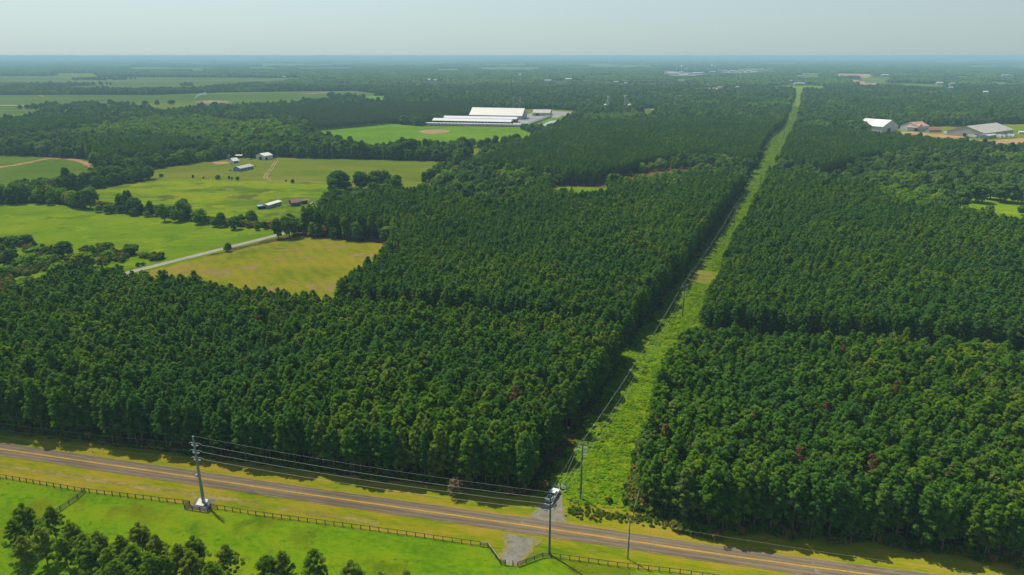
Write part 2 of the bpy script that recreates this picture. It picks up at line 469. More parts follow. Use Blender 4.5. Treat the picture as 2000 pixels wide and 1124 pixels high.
# road in the foreground: upper and lower edges in the photograph
road_c = gs([(-260, 839), (-100, 862), (0, 877.4), (300, 921.5), (600, 966), (900, 1009), (1150, 1045), (1400, 1082.5), (1700, 1123), (2000, 1160), (2250, 1190)])
ROADLINE = smooth_line(road_c, 2.5)
RW = 3.05
FRONT_L = gs([(-200, 812), (0, 842), (250, 872), (500, 905), (780, 940), (1022, 969)])
FRONT_R = gs([(1240, 996), (1330, 1024), (1400, 1042), (1700, 1066), (2000, 1105), (2250, 1138)])
verge_poly = FRONT_L + gs([(1054, 965), (1160, 985), (1240, 990)]) + [(x, y + 2) for x, y in FRONT_R] + gs([(2250, 1400)]) + [(60, 60), (-60, 60)] + gs([(-200, 1130)])
tree_floor = [g(-300, 780), g(-300, 520)] + [(-260, 900), (900, 2200), (900, 300)] + [g(2300, 1000)]
sheet('forest_floor', [(-330, 215), (-330, 330), (-150, 470), (-150, 1000), (620, 1500), (1200, 1500), (700, 500), (240, 120), (30, 150)], -.2, M['straw'], 0)
sheet('verge', verge_poly, -.02, M['verge'], 2.2, .35, 3)
# the fence line divides verge and pasture
FENCE_A = gs([(-90, 921), (0, 934), (160, 961), (358, 985)])
FENCE_BOX = gs([(358, 985), (371, 986.5), (361, 995), (406, 1001.5), (412, 992), (425, 995)])
FENCE_B = gs([(425, 995), (500, 1007), (794, 1046), (938, 1067)])
FENCE_C = gs([(938, 1067), (953, 1068.5), (977, 1101.5), (987, 1104)])
FENCE_D = gs([(1011, 1107), (1060, 1089), (1076, 1089)])
FENCE_E = gs([(1076, 1089), (1206, 1107), (1328, 1121), (1460, 1141), (1640, 1168)])
FENCE_X = gs([(166, 961), (152, 974), (100, 1009), (40, 1050)])
past = FENCE_A + FENCE_BOX[2:4] + FENCE_B + FENCE_C[1:] + FENCE_D + FENCE_E + [(120, 60), (-90, 60), g(-300, 1100)]
sheet('pasture', past, .02, M['pasture'], 2.0, .18, 4)
ribbon(ROADLINE, -RW - .1, RW + .12, .06, 'road_edge', land('crumbled_road_edge', [(.1, (.20, .15, .09)), (.5, (.28, .20, .12)), (.9, (.34, .25, .14))], sizes=((5, .5), (1, .5))), .10, 5)
ribbon(ROADLINE, -RW + .12, RW - .12, .085, 'road', M['asphalt'], .07, 6)
ribbon(ROADLINE, .05, .24, .093, 'road_marking', M['yellow'], .012, 7)
ribbon(ROADLINE, -.24, -.05, .093, 'road_marking', M['yellow'], .012, 8)
ribbon([p for p in ROADLINE if p[0] < -32], -8.2, -6.3, .0, 'dry_grass_strip', M['drystrip'], .45, 9)

sheet('clearing', ROW, -.05, M['rowgrass'], 5, .7, 10)
# dry bands and crossings in the clearing
sheet('dry_band', gs([(1340, 553), (1395, 556), (1406, 530), (1361, 528)]), .03, M['rowdry'], 3, .7, 11)
sheet('dry_band', gs([(1372, 508), (1420, 509), (1423, 503), (1376, 503)]), .03, M['tan'], 3, .5, 12)
sheet('dry_band', gs([(1455, 386), (1478, 389), (1481, 385), (1458, 382)]), .03, M['rowdry'], 5, .7, 13)
sheet('dirt_crossing', gs([(1520, 256), (1543, 257), (1546, 252), (1525, 251)]), .05, M['tan'], 6, .8, 14)
sheet('bare_patch', gs([(1269, 600), (1284, 606), (1335, 540), (1341, 520), (1330, 528), (1300, 560)]), .03, M['straw'], 4, 1.0, 15)
# gravel drives
sheet('drive_edge', gs([(1008, 1013), (1062, 1020), (1112, 1024), (1103, 1000), (1096, 957), (1086, 957), (1062, 980), (1040, 1001)]), .012, M['driveedge'], 1.0, .4, 116)
sheet('drive_edge', gs([(975, 1042), (1022, 1049), (1062, 1054), (1048, 1066), (1034, 1084), (1018, 1104), (980, 1101), (977, 1082), (986, 1064)]), .035, M['driveedge'], 1.0, .4, 117)
sheet('gravel_drive', gs([(1030, 1016), (1062, 1019), (1102, 1022), (1098, 1000), (1093, 955), (1080, 958), (1062, 985), (1048, 1003)]), .03, M['gravel'], 1.2, .3, 16)
sheet('gravel_drive', gs([(990, 1044), (1022, 1048), (1050, 1053), (1040, 1064), (1028, 1080), (1012, 1102), (985, 1098), (982, 1082), (992, 1066)]), .045, M['gravel'], 1.2, .28, 17)
sheet('gravel_pad', gs([(372, 988), (387, 973), (422, 976), (407, 999), (370, 994)]), .04, M['padgravel'], 1.5, .1, 18)
# fields beyond the first stand
Z = 15
F_OCHRE = [g(258, 533), g(590, 461), g(700, 472), g(775, 478), g(757, 481, 14), g(694, 523, 15), g(646, 573, 15), (-76, 298), g(640, 590, Z), g(600, 583, Z), g(520, 571, Z), g(420, 556, Z), g(330, 542, Z), g(272, 533, Z)]
F_BRIGHT = [g(-250, 398), g(0, 399), g(90, 398), g(180, 411), g(330, 426), g(470, 445), g(592, 447), g(430, 490), g(300, 524), g(255, 533), g(180, 560), g(-60, 600), g(-300, 560)]
F_THICKET = gs([(-200, 480), (0, 470), (60, 480), (140, 500), (200, 480), (250, 497), (330, 503), (255, 527), (160, 555), (60, 600), (-200, 640)])
F_MID = [g(85, 386), g(200, 368), g(330, 346), g(645, 354), g(640, 405), g(590, 447), g(470, 444), g(330, 424), g(180, 408)]
F_YARD = [g(240, 352), g(300, 330), g(390, 318), g(470, 309), g(540, 308), g(880, 316), g(890, 322), g(850, 345), g(800, 360, 8), g(640, 372, 12), g(640, 357), g(330, 349)]
F_CROP = [g(-200, 303), g(0, 305), g(80, 307), g(172, 312), g(182, 326), g(240, 347), g(170, 360), g(80, 378), g(0, 390), g(-200, 400)]
F_LIME = [g(605, 247), g(640, 241), g(740, 239), g(826, 248), g(1010, 250), g(1042, 262), g(1032, 272, 10), g(985, 283, 6), g(905, 285, 12), g(852, 279, 18), g(760, 273, 18), g(699, 274, 18), g(640, 257, 18), g(606, 250, 16)]
F_FACT = gs([(812, 249), (905, 228), (920, 216), (1060, 213), (1130, 217), (1136, 223), (1122, 234), (1096, 246), (1062, 260), (1020, 252)])
sheet('hay_field', F_OCHRE, .0, M['ochre'], 7, .8, 20)
sheet('bright_field', F_BRIGHT, .0, M['fieldbright'], 8, 1, 21)
sheet('thicket_ground', F_THICKET, .06, M['rowgrass'], 8, 1.5, 22)
sheet('rough_field', F_MID, .02, M['fieldmid'], 8, 1, 23)
sheet('farmyard_field', F_YARD, .06, M['fieldyard'], 8, 1, 24)
sheet('crop_field', F_CROP, .02, M['crop'], 8, 1, 25)
sheet('lime_field', F_LIME, .02, M['lime'], 10, 1, 26)
sheet('factory_lawn', F_FACT, .0, M['fieldyard'], 12, 1.5, 27)
sheet('factory_yard', gs([(905, 247), (985, 247), (1013, 249), (1062, 236), (1070, 229), (1090, 231), (1098, 226), (1125, 229), (1130, 220), (1060, 216), (1028, 224), (920, 236)]), .12, M['yard'], 8, .8, 28)
sheet('dirt_oval', gs([(817, 256), (835, 254), (860, 253), (876, 255), (878, 258), (866, 261), (845, 262.5), (828, 261)]), .12, M['tan'], 6, 1, 29)
sheet('dirt_patch', gs([(1037, 252), (1052, 251), (1046, 256), (1038, 258)]), .14, M['tan'], 6, 1, 30)
sheet('pond', gs([(1054, 247.5), (1062, 243), (1072, 237.5), (1085, 235.5), (1090, 236.5), (1080, 242), (1068, 246.5)]), .16, M['water'], 8, .8, 31)
sheet('grass_island', gs([(1030, 249), (1045, 245), (1070, 232), (1110, 229), (1118, 234), (1092, 238), (1066, 248), (1050, 256)]), .08, M['lime'], 8, 1, 32)
M['scar'] = land('bare_hay_scar', [(.2, (.21, .185, .02)), (.5, (.27, .19, .07)), (.8, (.33, .21, .11))], sizes=((7, .5), (2, .3), (.7, .2)), gain=4)
for k, (px, py, w, h) in enumerate(((490, 523, 22, 3.5), (430, 534, 18, 4), (530, 566, 16, 5), (612, 562, 14, 6), (575, 552, 10, 2.5), (712, 498, 24, 4), (655, 482, 22, 2.5), (370, 530, 20, 3), (600, 505, 16, 2), (560, 490, 26, 2))):
    sheet('bare_patch', gs([(px + w * math.cos(a) * (1 + .3 * math.sin(3 * a + k)), py + h * math.sin(a)) for a in np.linspace(0, 6.1, 14)]), .03 + .004 * k, M['scar'], 2.2, .9, 300 + k)
# farm track, orange track, lane
LANE = smooth_line(gs([(150, 558), (260, 530.5), (425, 489), (590, 447.5), (700, 420), (770, 395), (841, 364), (900, 332), (941, 299)]), 6)
ribbon(LANE, -6.5, 6.5, .05, 'lane_verge', M['fieldbright'], 1.2, 33)
ribbon(LANE, -2.6, 2.6, .1, 'lane', M['lanepave'], .15, 34)
TR = smooth_line(gs([(539, 315), (530, 330), (519, 343), (520, 349), (530, 353), (560, 353.5), (630, 356.5)]), 6)
ribbon(TR, .7, 1.9, .12, 'dirt_track', M['tan'], .25, 35)
ribbon(TR, -1.9, -.7, .12, 'dirt_track', M['tan'], .25, 36)
ribbon(smooth_line(gs([(-20, 330), (40, 321), (85, 312), (110, 309.5), (140, 312), (165, 318), (182, 326)]), 8), -4, 4, .1, 'clay_track', M['orange'], .9, 37)
sheet('bare_yard', gs([(412, 317), (440, 316), (452, 319), (425, 322)]), .1, M['orange'], 6, 1, 38)
# warehouse yard on the right
YARD_R = [g(1690, 262), g(1745, 252), g(1820, 248), g(1880, 248), g(1960, 243), g(2060, 240), g(2200, 250), g(2100, 297), g(2000, 287), g(1900, 272), g(1800, 263)]
YARD_R = [g(1690, 256), g(1745, 252), g(1820, 247), g(1880, 248), g(1960, 243), g(2200, 242), g(2200, 312, 12), g(2000, 288, 12), g(1900, 274, 12), g(1800, 266, 12), g(1700, 259, 12)]
sheet('warehouse_yard', YARD_R, .0, M['fieldyard'], 10, 1, 40)
sheet('clay_yard', gs([(1750, 257), (1790, 258), (1830, 263), (1850, 261), (1885, 264), (1880, 272), (1930, 275), (2010, 270), (2060, 292), (1980, 290), (1900, 274), (1830, 268), (1760, 262)]), .1, M['orange'], 8, 1.5, 41)
ORCH = [g(1838, 400), g(1880, 386), g(1960, 382), g(2060, 386), g(2120, 420), g(2100, 440, 14), g(2000, 418, 14), g(1930, 408, 14), g(1870, 404, 10)]
LAWN_B = [g(893, 284), g(1015, 272), g(1005, 293), g(935, 299)]
sheet('lawn', LAWN_B, .03, M['fieldyard'], 8, 1, 44)
for k, (y0, y1, mt) in enumerate(((436, 428, 'rowdry'), (412, 405, 'rowdry'), (345, 341, 'rowdry'), (313, 310, 'rowdry'), (286, 284, 'rowdry'), (232, 229, 'rowdry'), (206, 203, 'rowdry'))):
    xa = lambda y: 1450 + (367 - y) * .545 if y < 367 else 1450 - (y - 367) * .73
    sheet('dry_band', gs([(xa(y0) + 14, y0), (xa(y0) + 60 - (440 - y0) * .13, y0 + 1), (xa(y1) + 60 - (440 - y1) * .13, y1 + 1), (xa(y1) + 14, y1)]), .03, M[mt], 4, .8, 130 + k)
sheet('orchard_grass', ORCH, .0, M['fieldbright'], 8, 1, 42)
POCK = [g(1072, 367), g(1110, 365), g(1192, 367), g(1190, 378, 15), g(1120, 381, 15), g(1074, 374, 15)]
sheet('cleared_pocket', POCK, .0, M['rowgrass'], 5, 1, 43)
# distant fields
FARF = [
 ('farcrop', [(-400, 190), (0, 186), (300, 186), (440, 181), (690, 178), (742, 184), (720, 192), (560, 199), (420, 203), (200, 209), (90, 212), (30, 228), (-400, 234)]),
 ('farcrop', [(-400, 148), (100, 149), (200, 151), (580, 153), (590, 157), (500, 163), (400, 169), (250, 172), (140, 172), (60, 161), (-400, 163)]),
 ('fieldyard', [(285, 203), (420, 199), (455, 202), (410, 206), (300, 214)]),
 ('fieldyard', [(95, 212), (135, 211), (130, 222), (100, 214)]),
 ('fieldyard', [(105, 143.5), (188, 143.5), (187, 148), (160, 149), (110, 148)]),
 ('farcrop', [(250, 132), (330, 131), (320, 136), (255, 135.5)]), ('farcrop', [(370, 136), (400, 135), (402, 139), (375, 139)]),
 ('farcrop', [(484, 131), (520, 131), (520, 134), (484, 134)]),
 ('lime', [(660, 188), (755, 188), (750, 195), (690, 196)]),
 ('farcrop', [(1155, 127), (1270, 127), (1268, 131), (1165, 132)]), ('farcrop', [(1490, 123), (1565, 123), (1560, 126), (1500, 126)]),
 ('farcrop', [(1560, 143), (1600, 143), (1600, 151), (1570, 153)]), ('tan', [(1630, 144), (1702, 145), (1700, 148), (1640, 148)]),
 ('tan', [(1634, 153), (1680, 158), (1760, 163), (1800, 169), (1740, 167), (1680, 163), (1640, 157)]),
 ('farcrop', [(1680, 152), (1740, 153), (1740, 158), (1690, 157)]), ('farcrop', [(1750, 163), (1840, 166), (1850, 171), (1800, 171)]),
 ('farcrop', [(1855, 149), (1900, 150), (1900, 152.5), (1858, 152)]), ('farcrop', [(1925, 160), (1980, 161), (1975, 164), (1930, 163.5)]),
 ('farcrop', [(1890, 129), (1940, 130), (1935, 132.5), (1890, 132)]), ('farcrop', [(1500, 138), (1520, 138), (1520, 140), (1500, 140)]),
 ('yard', [(1297, 138), (1330, 142), (1374, 143), (1372, 148), (1320, 147.5), (1300, 144)]), ('yard', [(1405, 138), (1450, 140), (1480, 137.5), (1480, 141.5), (1420, 143)]),
 ('tan', [(1375, 172), (1410, 172), (1410, 175), (1375, 175)]),
 ('farcrop', [(1254, 213), (1284, 212), (1286, 219), (1256, 220)]),
]
FARFIELDS = []
def over_trees(pts, zt=12.0):
    my = sum(p[1] for p in pts) / len(pts)
    return [g(p[0], p[1], zt if p[1] > my else 0) for p in pts]
for i, (mt, pts) in enumerate(FARF):
    q = over_trees(pts)
    FARFIELDS.append(q)
    sheet('far_field', q, .3 + .02 * (i % 5), M[mt], 60, 8, 60 + i)
TOWN = [(1306, 146, 14, 'whitemetal'), (1318, 146.5, 16, 'white'), (1331, 144, 10, 'insul'), (1350, 146.5, 12, 'white'), (1362, 145.5, 16, 'insul'), (1372, 144.5, 8, 'white'), (1392, 143, 12, 'whitemetal'), (1406, 139.6, 6, 'white'), (1416, 141, 10, 'whitemetal'), (1432, 141.5, 12, 'insul'), (1448, 141.5, 9, 'white'), (1462, 141, 8, 'insul'), (1474, 139.5, 10, 'white'), (1505, 137.5, 10, 'white'),
        (1331, 160.5, 11, 'whitemetal'), (1203, 163.5, 9, 'rust'), (1222, 166, 6, 'white'), (1406, 174.5, 8, 'rust'), (1440, 174, 6, 'white'), (1480, 173, 4, 'tanwall'), (1562, 166.5, 20, 'whitemetal'), (1545, 161, 6, 'white'), (1563, 151.5, 10, 'white'), (1730, 149.5, 14, 'insul'), (1836, 165.5, 12, 'insul'), (1860, 167, 10, 'whitemetal'), (1070, 160.5, 14, 'whitemetal'), (1110, 157.5, 12, 'insul'), (1148, 156.5, 5, 'white'), (850, 160, 6, 'whitemetal'), (838, 159, 4, 'insul'), (555, 153, 5, 'white'), (1925, 184, 10, 'insul'), (1857, 175, 8, 'white'), (1440, 143.5, 6, 'white'), (1340, 137.5, 5, 'white'), (1967, 150, 18, 'whitemetal'), (1255, 127, 12, 'white')]
for px, py, w, rm in TOWN: FARFIELDS.append([g(px - w, py - .8), g(px + w, py - .8), g(px + w, py + .3, 13), g(px - w, py + .3, 13)])
for i in range(60):                                    # many more clearings towards the horizon
    rr = np.random.default_rng(900 + i)
    px = rr.uniform(-50, 2050); py = 112.5 + 24 * rr.random() ** 1.3
    w = rr.uniform(14, 70); h = .5 + (py - 112) * .05
    q = over_trees([(px - w, py - h * .4), (px + w * .7, py - h), (px + w, py + h * .5), (px - w * .8, py + h)])
    FARFIELDS.append(q)
    sheet('far_field', q, .45 + .02 * (i % 7), M['farcrop'] if i % 4 else M['fieldyard'], 0)
sheet('far_track', gs([(0, 206), (100, 206.2), (100, 207.4), (0, 207.6)]), .7, M['lanepave'], 0)
sheet('far_track', gs([(380, 199.5), (410, 197), (440, 198), (455, 200.5), (400, 203)]), .72, M['tan'], 0)
sheet('far_track', gs([(590, 184), (640, 181), (645, 182), (600, 185)]), .72, M['tan'], 0)
sheet('far_track', gs([(76, 187), (87, 188), (84, 190), (76, 188.5)]), .72, M['tan'], 0)

ordn = ['first', 'second', 'third', 'fourth', 'fifth', 'sixth', 'seventh', 'eighth', 'ninth', 'tenth', 'eleventh', 'twelfth', 'thirteenth', 'fourteenth', 'fifteenth', 'sixteenth', 'seventeenth', 'eighteenth', 'nineteenth', 'twentieth', 'twenty-first', 'twenty-second', 'twenty-third', 'twenty-fourth', 'twenty-fifth', 'twenty-sixth', 'twenty-seventh', 'twenty-eighth', 'twenty-ninth', 'thirtieth', 'thirty-first', 'thirty-second', 'thirty-third', 'thirty-fourth', 'thirty-fifth', 'thirty-sixth', 'thirty-seventh', 'thirty-eighth', 'thirty-ninth', 'fortieth']

# ------------------------------------------------------------------ plants
def frames(n, rng):
    a = np.cross(n, rng.normal(size=n.shape)); a /= np.linalg.norm(a, axis=1, keepdims=True) + 1e-9
    return a, np.cross(n, a)
def cards(centers, rad, n, size, rng, up=.35, aspect=.6):
    """clumps of small leaf faces on ellipsoids; returns verts, faces, a tone per face"""
    centers = np.asarray(centers, float); rad = np.asarray(rad, float)
    m = len(centers)
    d = rng.normal(size=(m * n, 3)); d /= np.linalg.norm(d, axis=1, keepdims=True)
    d[:, 2] += up; d /= np.linalg.norm(d, axis=1, keepdims=True)
    c = np.repeat(centers, n, 0); r = np.repeat(rad, n, 0)
    p = c + d * r * rng.uniform(.62, 1.06, (m * n, 1))
    nn = d + rng.normal(0, .42, d.shape); nn[:, 2] += .6
    nn /= np.linalg.norm(nn, axis=1, keepdims=True)
    a, b = frames(nn, rng)
    s = size * rng.uniform(.65, 1.3, (m * n, 1))
    v = np.stack([p - a * s, p - b * s * aspect + nn * s * .12, p + a * s, p + b * s * aspect + nn * s * .12], 1).reshape(-1, 3)
    f = np.arange(m * n * 4).reshape(-1, 4)
    tone = np.clip(np.repeat(rng.random(m), n) * .7 + rng.random(m * n) * .3, 0, 1)
    return v, f, tone
def leafmesh(name, parts, mats):
    """parts: list of (verts, faces, tone, material index)"""
    V = []; Fc = []; T_ = []; MI = []; k = 0
    for v, f, t, mi in parts:
        V.append(np.asarray(v)); Fc += [tuple(int(i) + k for i in q) for q in f]
        T_ += list(t); MI += [mi] * len(f); k += len(v)
    me = bpy.data.meshes.new(name)
    me.from_pydata(np.concatenate(V).tolist(), [], Fc)
    for m in mats: me.materials.append(m)
    me.polygons.foreach_set('material_index', MI)
    at = me.attributes.new('tone', 'FLOAT', 'FACE')
    at.data.foreach_set('value', np.array(T_, dtype=np.float32))
    me.update()
    return me
def pine_parts(seed, Ht=17.0, R=2.35, base=.42, edge=False, dens=34, levels=11, sz=.36, dead=False):
    rng = np.random.default_rng(seed)
    tb = MB()
    lean = rng.normal(0, .25, 2)
    def axis(z): return np.array([lean[0] * (z / Ht) ** 2, lean[1] * (z / Ht) ** 2, z])
    tb.tube([axis(Ht * t) for t in (0, .12, .35, .6, .8, .97)], [.19, .155, .13, .10, .065, .02], 7, False)
    C = []; Rd = []
    h0 = Ht * base
    for i in range(levels):
        t = (i + rng.uniform(-.25, .25)) / (levels - 1)
        t = min(max(t, 0), 1)
        z = h0 + (Ht - h0) * t * .97
        rr = R * min(1, (1 - t) ** .52 * 1.02 + .07) * min(1, .55 + t * 1.9)
        nb = int(round(3 + 3.2 * rr / R + rng.uniform(-.6, .6)))
        if edge and t < .35: nb = max(2, nb - 2)
        a0 = rng.uniform(0, 6.28)
        for k in range(nb):
            a = a0 + 6.283 * k / nb + rng.normal(0, .28)
            L = rr * rng.uniform(.6, 1.12) * (rng.uniform(1.0, 1.3) if edge and t < .55 else 1)
            o = axis(z); tip = o + np.array([math.cos(a) * L, math.sin(a) * L, L * rng.uniform(.02, .4)])
            tb.tube([o - np.array([0, 0, .12 * L]), tip], [.045, .015], 3, False)
            cs = rng.uniform(.38, .74) * (.72 + .4 * rr / R)
            C.append(tip); Rd.append((cs, cs, cs * rng.uniform(.62, .95)))
            if L > 1.15 and rng.random() < .7:
                q = o + (tip - o) * rng.uniform(.42, .62) + rng.normal(0, .18, 3)
                C.append(q); Rd.append((cs * .8, cs * .8, cs * .6))
    top = axis(Ht * .98); C.append(top); Rd.append((.42, .42, .65))
    C = np.array(C); Rd = np.array(Rd)
    if dead:
        keep = rng.random(len(C)) < .7; C = C[keep]; Rd = Rd[keep] * .8
    v, f, tn = cards(C, Rd, dens, sz, rng, .3, .5)
    return tb, (v, f, tn)
def oak_parts(seed, Ht=11.0, R=5.0, base=.18, n=64, dens=46, sz=.5, lift=.5):
    rng = np.random.default_rng(seed)
    tb = MB()
    tb.tube([(0, 0, 0), (.1, 0, Ht * .15), (.15, .1, Ht * .4), (.1, .05, Ht * .7)], [.36, .28, .22, .08], 7, False)
    C = []; Rd = []
    ctr = np.array([0, 0, Ht * (base + (1 - base) * .45)])
    ax = np.array([R, R, Ht * (1 - base) * .52])
    lob = rng.normal(size=(5, 3)); lob /= np.linalg.norm(lob, axis=1, keepdims=True)
    for i in range(n):
        d = rng.normal(size=3); d /= np.linalg.norm(d)
        if d[2] < -.8: d[2] = -d[2]
        s = (.62 + .38 * max(0, max((lob @ d)))) * rng.uniform(.72, 1.0) if i > n * .2 else rng.uniform(.2, .55)
        p = ctr + d * ax * s * .86
        C.append(p)
        c = R * rng.uniform(.20, .34)
        Rd.append((c, c, c * rng.uniform(.6, .85)))
        if i % 6 == 0:
            tb.tube([(.1, .05, Ht * .35), tuple(ctr + d * ax * .3), tuple(p)], [.13, .09, .03], 4, False)
    v, f, tn = cards(C, Rd, dens, sz, rng, .3, .75)
    return tb, (v, f, tn)
def joined(name, tb, leaf, mats):
    tv = np.array(tb.v); tf = tb.f
    return leafmesh(name, [(tv, tf, [.5] * len(tf), 0), (*leaf, 1)], mats)
def proto_collection(name, meshes):
    c = bpy.data.collections.new(name)
    for i, me in enumerate(meshes):
        o = bpy.data.objects.new('%s_form.%03d' % (name, i), me)
        c.objects.link(o)
    return c
def scatter(name, P, rz, sc, idx, coll, label=None, cat=None):
    P = np.asarray(P, np.float32); n = len(P)
    me = bpy.data.meshes.new(name)
    me.vertices.add(n); me.vertices.foreach_set('co', P.ravel())
    sc = np.asarray(sc, np.float32)
    if sc.ndim == 1: sc = np.repeat(sc[:, None], 3, 1)
    a = me.attributes.new('rz', 'FLOAT', 'POINT'); a.data.foreach_set('value', np.asarray(rz, np.float32))
    a = me.attributes.new('sc', 'FLOAT_VECTOR', 'POINT'); a.data.foreach_set('vector', sc.ravel())
    a = me.attributes.new('pi', 'INT', 'POINT'); a.data.foreach_set('value', np.asarray(idx, np.int32))
    o = link(name, me)
    ng = bpy.data.node_groups.new(name + '_nodes', 'GeometryNodeTree')
    ng.interface.new_socket('Geometry', in_out='INPUT', socket_type='NodeSocketGeometry')
    ng.interface.new_socket('Geometry', in_out='OUTPUT', socket_type='NodeSocketGeometry')
    N = ng.nodes; L = ng.links
    gi = N.new('NodeGroupInput'); go = N.new('NodeGroupOutput')
    ci = N.new('GeometryNodeCollectionInfo'); ci.inputs['Collection'].default_value = coll
    ci.inputs['Separate Children'].default_value = True; ci.inputs['Reset Children'].default_value = True
    ip = N.new('GeometryNodeInstanceOnPoints'); ip.inputs['Pick Instance'].default_value = True
    def attr(nm, ty):
        q = N.new('GeometryNodeInputNamedAttribute'); q.data_type = ty; q.inputs['Name'].default_value = nm
        return q.outputs['Attribute']
    cx = N.new('ShaderNodeCombineXYZ'); L.new(attr('rz', 'FLOAT'), cx.inputs['Z'])
    L.new(gi.outputs[0], ip.inputs['Points']); L.new(ci.outputs[0], ip.inputs['Instance'])
    L.new(attr('pi', 'INT'), ip.inputs['Instance Index'])
    L.new(cx.outputs[0], ip.inputs['Rotation']); L.new(attr('sc', 'FLOAT_VECTOR'), ip.inputs['Scale'])
    L.new(ip.outputs[0], go.inputs[0])
    md = o.modifiers.new('scatter', 'NODES'); md.node_group = ng
    tag(o, label, cat, kind='stuff')
    return o

# --- prototype plants
N_P = 10
PINES = [pine_parts(100 + i, 16.5, 2.12 + .2 * (i % 3), .36 + .05 * (i % 3), dens=34, levels=12, sz=.30) for i in range(N_P)]
EDGEP = [pine_parts(200 + i, 16.5, 2.35, .20 + .05 * (i % 3), edge=True, levels=13, dens=40, sz=.29) for i in range(8)]
SMALLP = [pine_parts(300 + i, 12.5, 2.7, .22 + .05 * (i % 3), edge=True, levels=12, dens=90, sz=.20) for i in range(6)]
DEADP = [pine_parts(400 + i, 16.5, 1.7, .5, levels=10, dens=22, sz=.3, dead=True) for i in range(3)]
OAKS = [oak_parts(500 + i, 11, 5.0, .0 + .05 * (i % 2), n=80, dens=44) for i in range(8)]
TALLO = [oak_parts(530 + i, 13, 3.4, .02, n=70) for i in range(4)]
SHRUB = [oak_parts(560 + i, 2.6, 1.7, .02, n=18, dens=30, sz=.26) for i in range(5)]
WEED = [oak_parts(580 + i, 1.0, 1.25, .0, n=12, dens=20, sz=.17) for i in range(5)]
col_pine = proto_collection('pine_plantation', [joined('pine_form', *p, (M['bark'], M['needles'])) for p in PINES + EDGEP] + [joined('young_form', *p, (M['bark'], M['young'])) for p in PINES[:4]] + [joined('dead_form', *p, (M['bark'], M['deadneedles'])) for p in DEADP])
col_oak = proto_collection('broadleaf_wood', [joined('oak_form', *p, (M['oakbark'], M['oak'])) for p in OAKS + TALLO] + [joined('lush_form', *p, (M['oakbark'], M['lush'])) for p in OAKS[:6]])
col_shrub = proto_collection('undergrowth', [joined('shrub_form', *p, (M['oakbark'], M['brush'])) for p in SHRUB])
col_weed = proto_collection('clearing_weeds', [joined('weed_form', *p, (M['oakbark'], M['weed'])) for p in WEED])

# --- masks
PINE_A = FRONT_L + [g(1038, 953), g(1064, 915), g(1169, 774), g(1217, 697), (10, 268), g(640, 588, Z), g(600, 583, Z), g(520, 571, Z), g(420, 556, Z), g(330, 542, Z), g(272, 533, Z), g(231, 530, Z), g(150, 536, Z), g(132, 531, Z), g(79, 549, Z), g(28, 574, Z), g(0, 582, Z), g(-90, 640, Z), g(-200, 680, Z)]
PINE_B = [g(1226, 677), g(1286, 598), g(1330, 541), g(1352, 508), g(1452, 369), g(1300, 350, 8), g(1190, 380), g(1075, 380), g(960, 400, Z), g(838, 372, Z), g(756, 372, Z), g(700, 384, Z), g(650, 397, Z), g(594, 415, Z), g(592, 460), g(700, 468), g(775, 474), g(757, 480, 14), g(692, 521, 15), g(643, 571, 15), (-70, 302), (-30, 290)]
PINE_C = [g(1470, 331), g(1500, 273), g(1530, 249), g(1514, 233, Z), g(1394, 227, Z), g(1287, 230, Z), g(1120, 232, Z), g(1069, 243, Z), g(1041, 262, Z), g(998, 273, Z), g(966, 294, Z), g(927, 312, Z), g(900, 328), g(1000, 345), g(1100, 362), g(1180, 364), g(1250, 335), g(1330, 318), g(1420, 322)]
PINE_R1 = FRONT_R + [g(2250, 690, Z), g(2000, 684, Z), g(1840, 668, Z), g(1640, 654, Z), g(1380, 645, Z), g(1345, 653, 13), g(1310, 709, 13), g(1281, 776, 13), g(1247, 940)]
GAP_R = gs([(1325, 716), (1640, 735)])
PINE_R2 = [g(1378, 634, 8), g(1373, 597, 13), g(1390, 557, 13), g(1406, 536, 13), g(1416, 496, 13), g(1476, 391, 13), g(1497, 353, 13), g(1502, 334, 13), g(1578, 346, 13), g(1618, 361, 13), g(1687, 361, 13), g(1724, 383, 13), g(1765, 402, 13), g(1842, 411, 13), g(2000, 441, 13), g(2250, 480, 13), g(2250, 676, 6), g(2000, 684, 6), g(1640, 656, 6), g(1400, 644, 6)]
PINE_R4 = [g(1521, 318), g(1522, 303, 13), g(1542, 260, 13), g(1560, 243, 13), g(1675, 254, 13), g(1812, 269, 13), g(2000, 289, 13), g(2250, 318, 13), g(2250, 335), g(2000, 300, 0), g(1874, 312), g(1720, 316), g(1660, 332), g(1600, 345), g(1555, 340)]
PINE_L = [g(-100, 250, Z), g(0, 235, Z), g(130, 228, Z), g(200, 230, Z), g(150, 246, Z), g(60, 250, Z)]
PINE_L2 = [g(140, 275, Z), g(200, 265, Z), g(360, 268, Z), g(400, 285, Z), g(420, 300), g(300, 318), g(230, 330), g(170, 312), g(130, 290)]
PINE_M = [g(210, 232, Z), g(430, 222, Z), g(560, 205, Z), g(750, 193, Z), g(960, 196, Z), g(900, 218, Z), g(760, 226, Z), g(620, 238, Z), g(560, 222, Z)]
PINEPOLYS = [PINE_A, PINE_B, PINE_C, PINE_R1, PINE_R2, PINE_R4, PINE_L, PINE_L2, PINE_M]
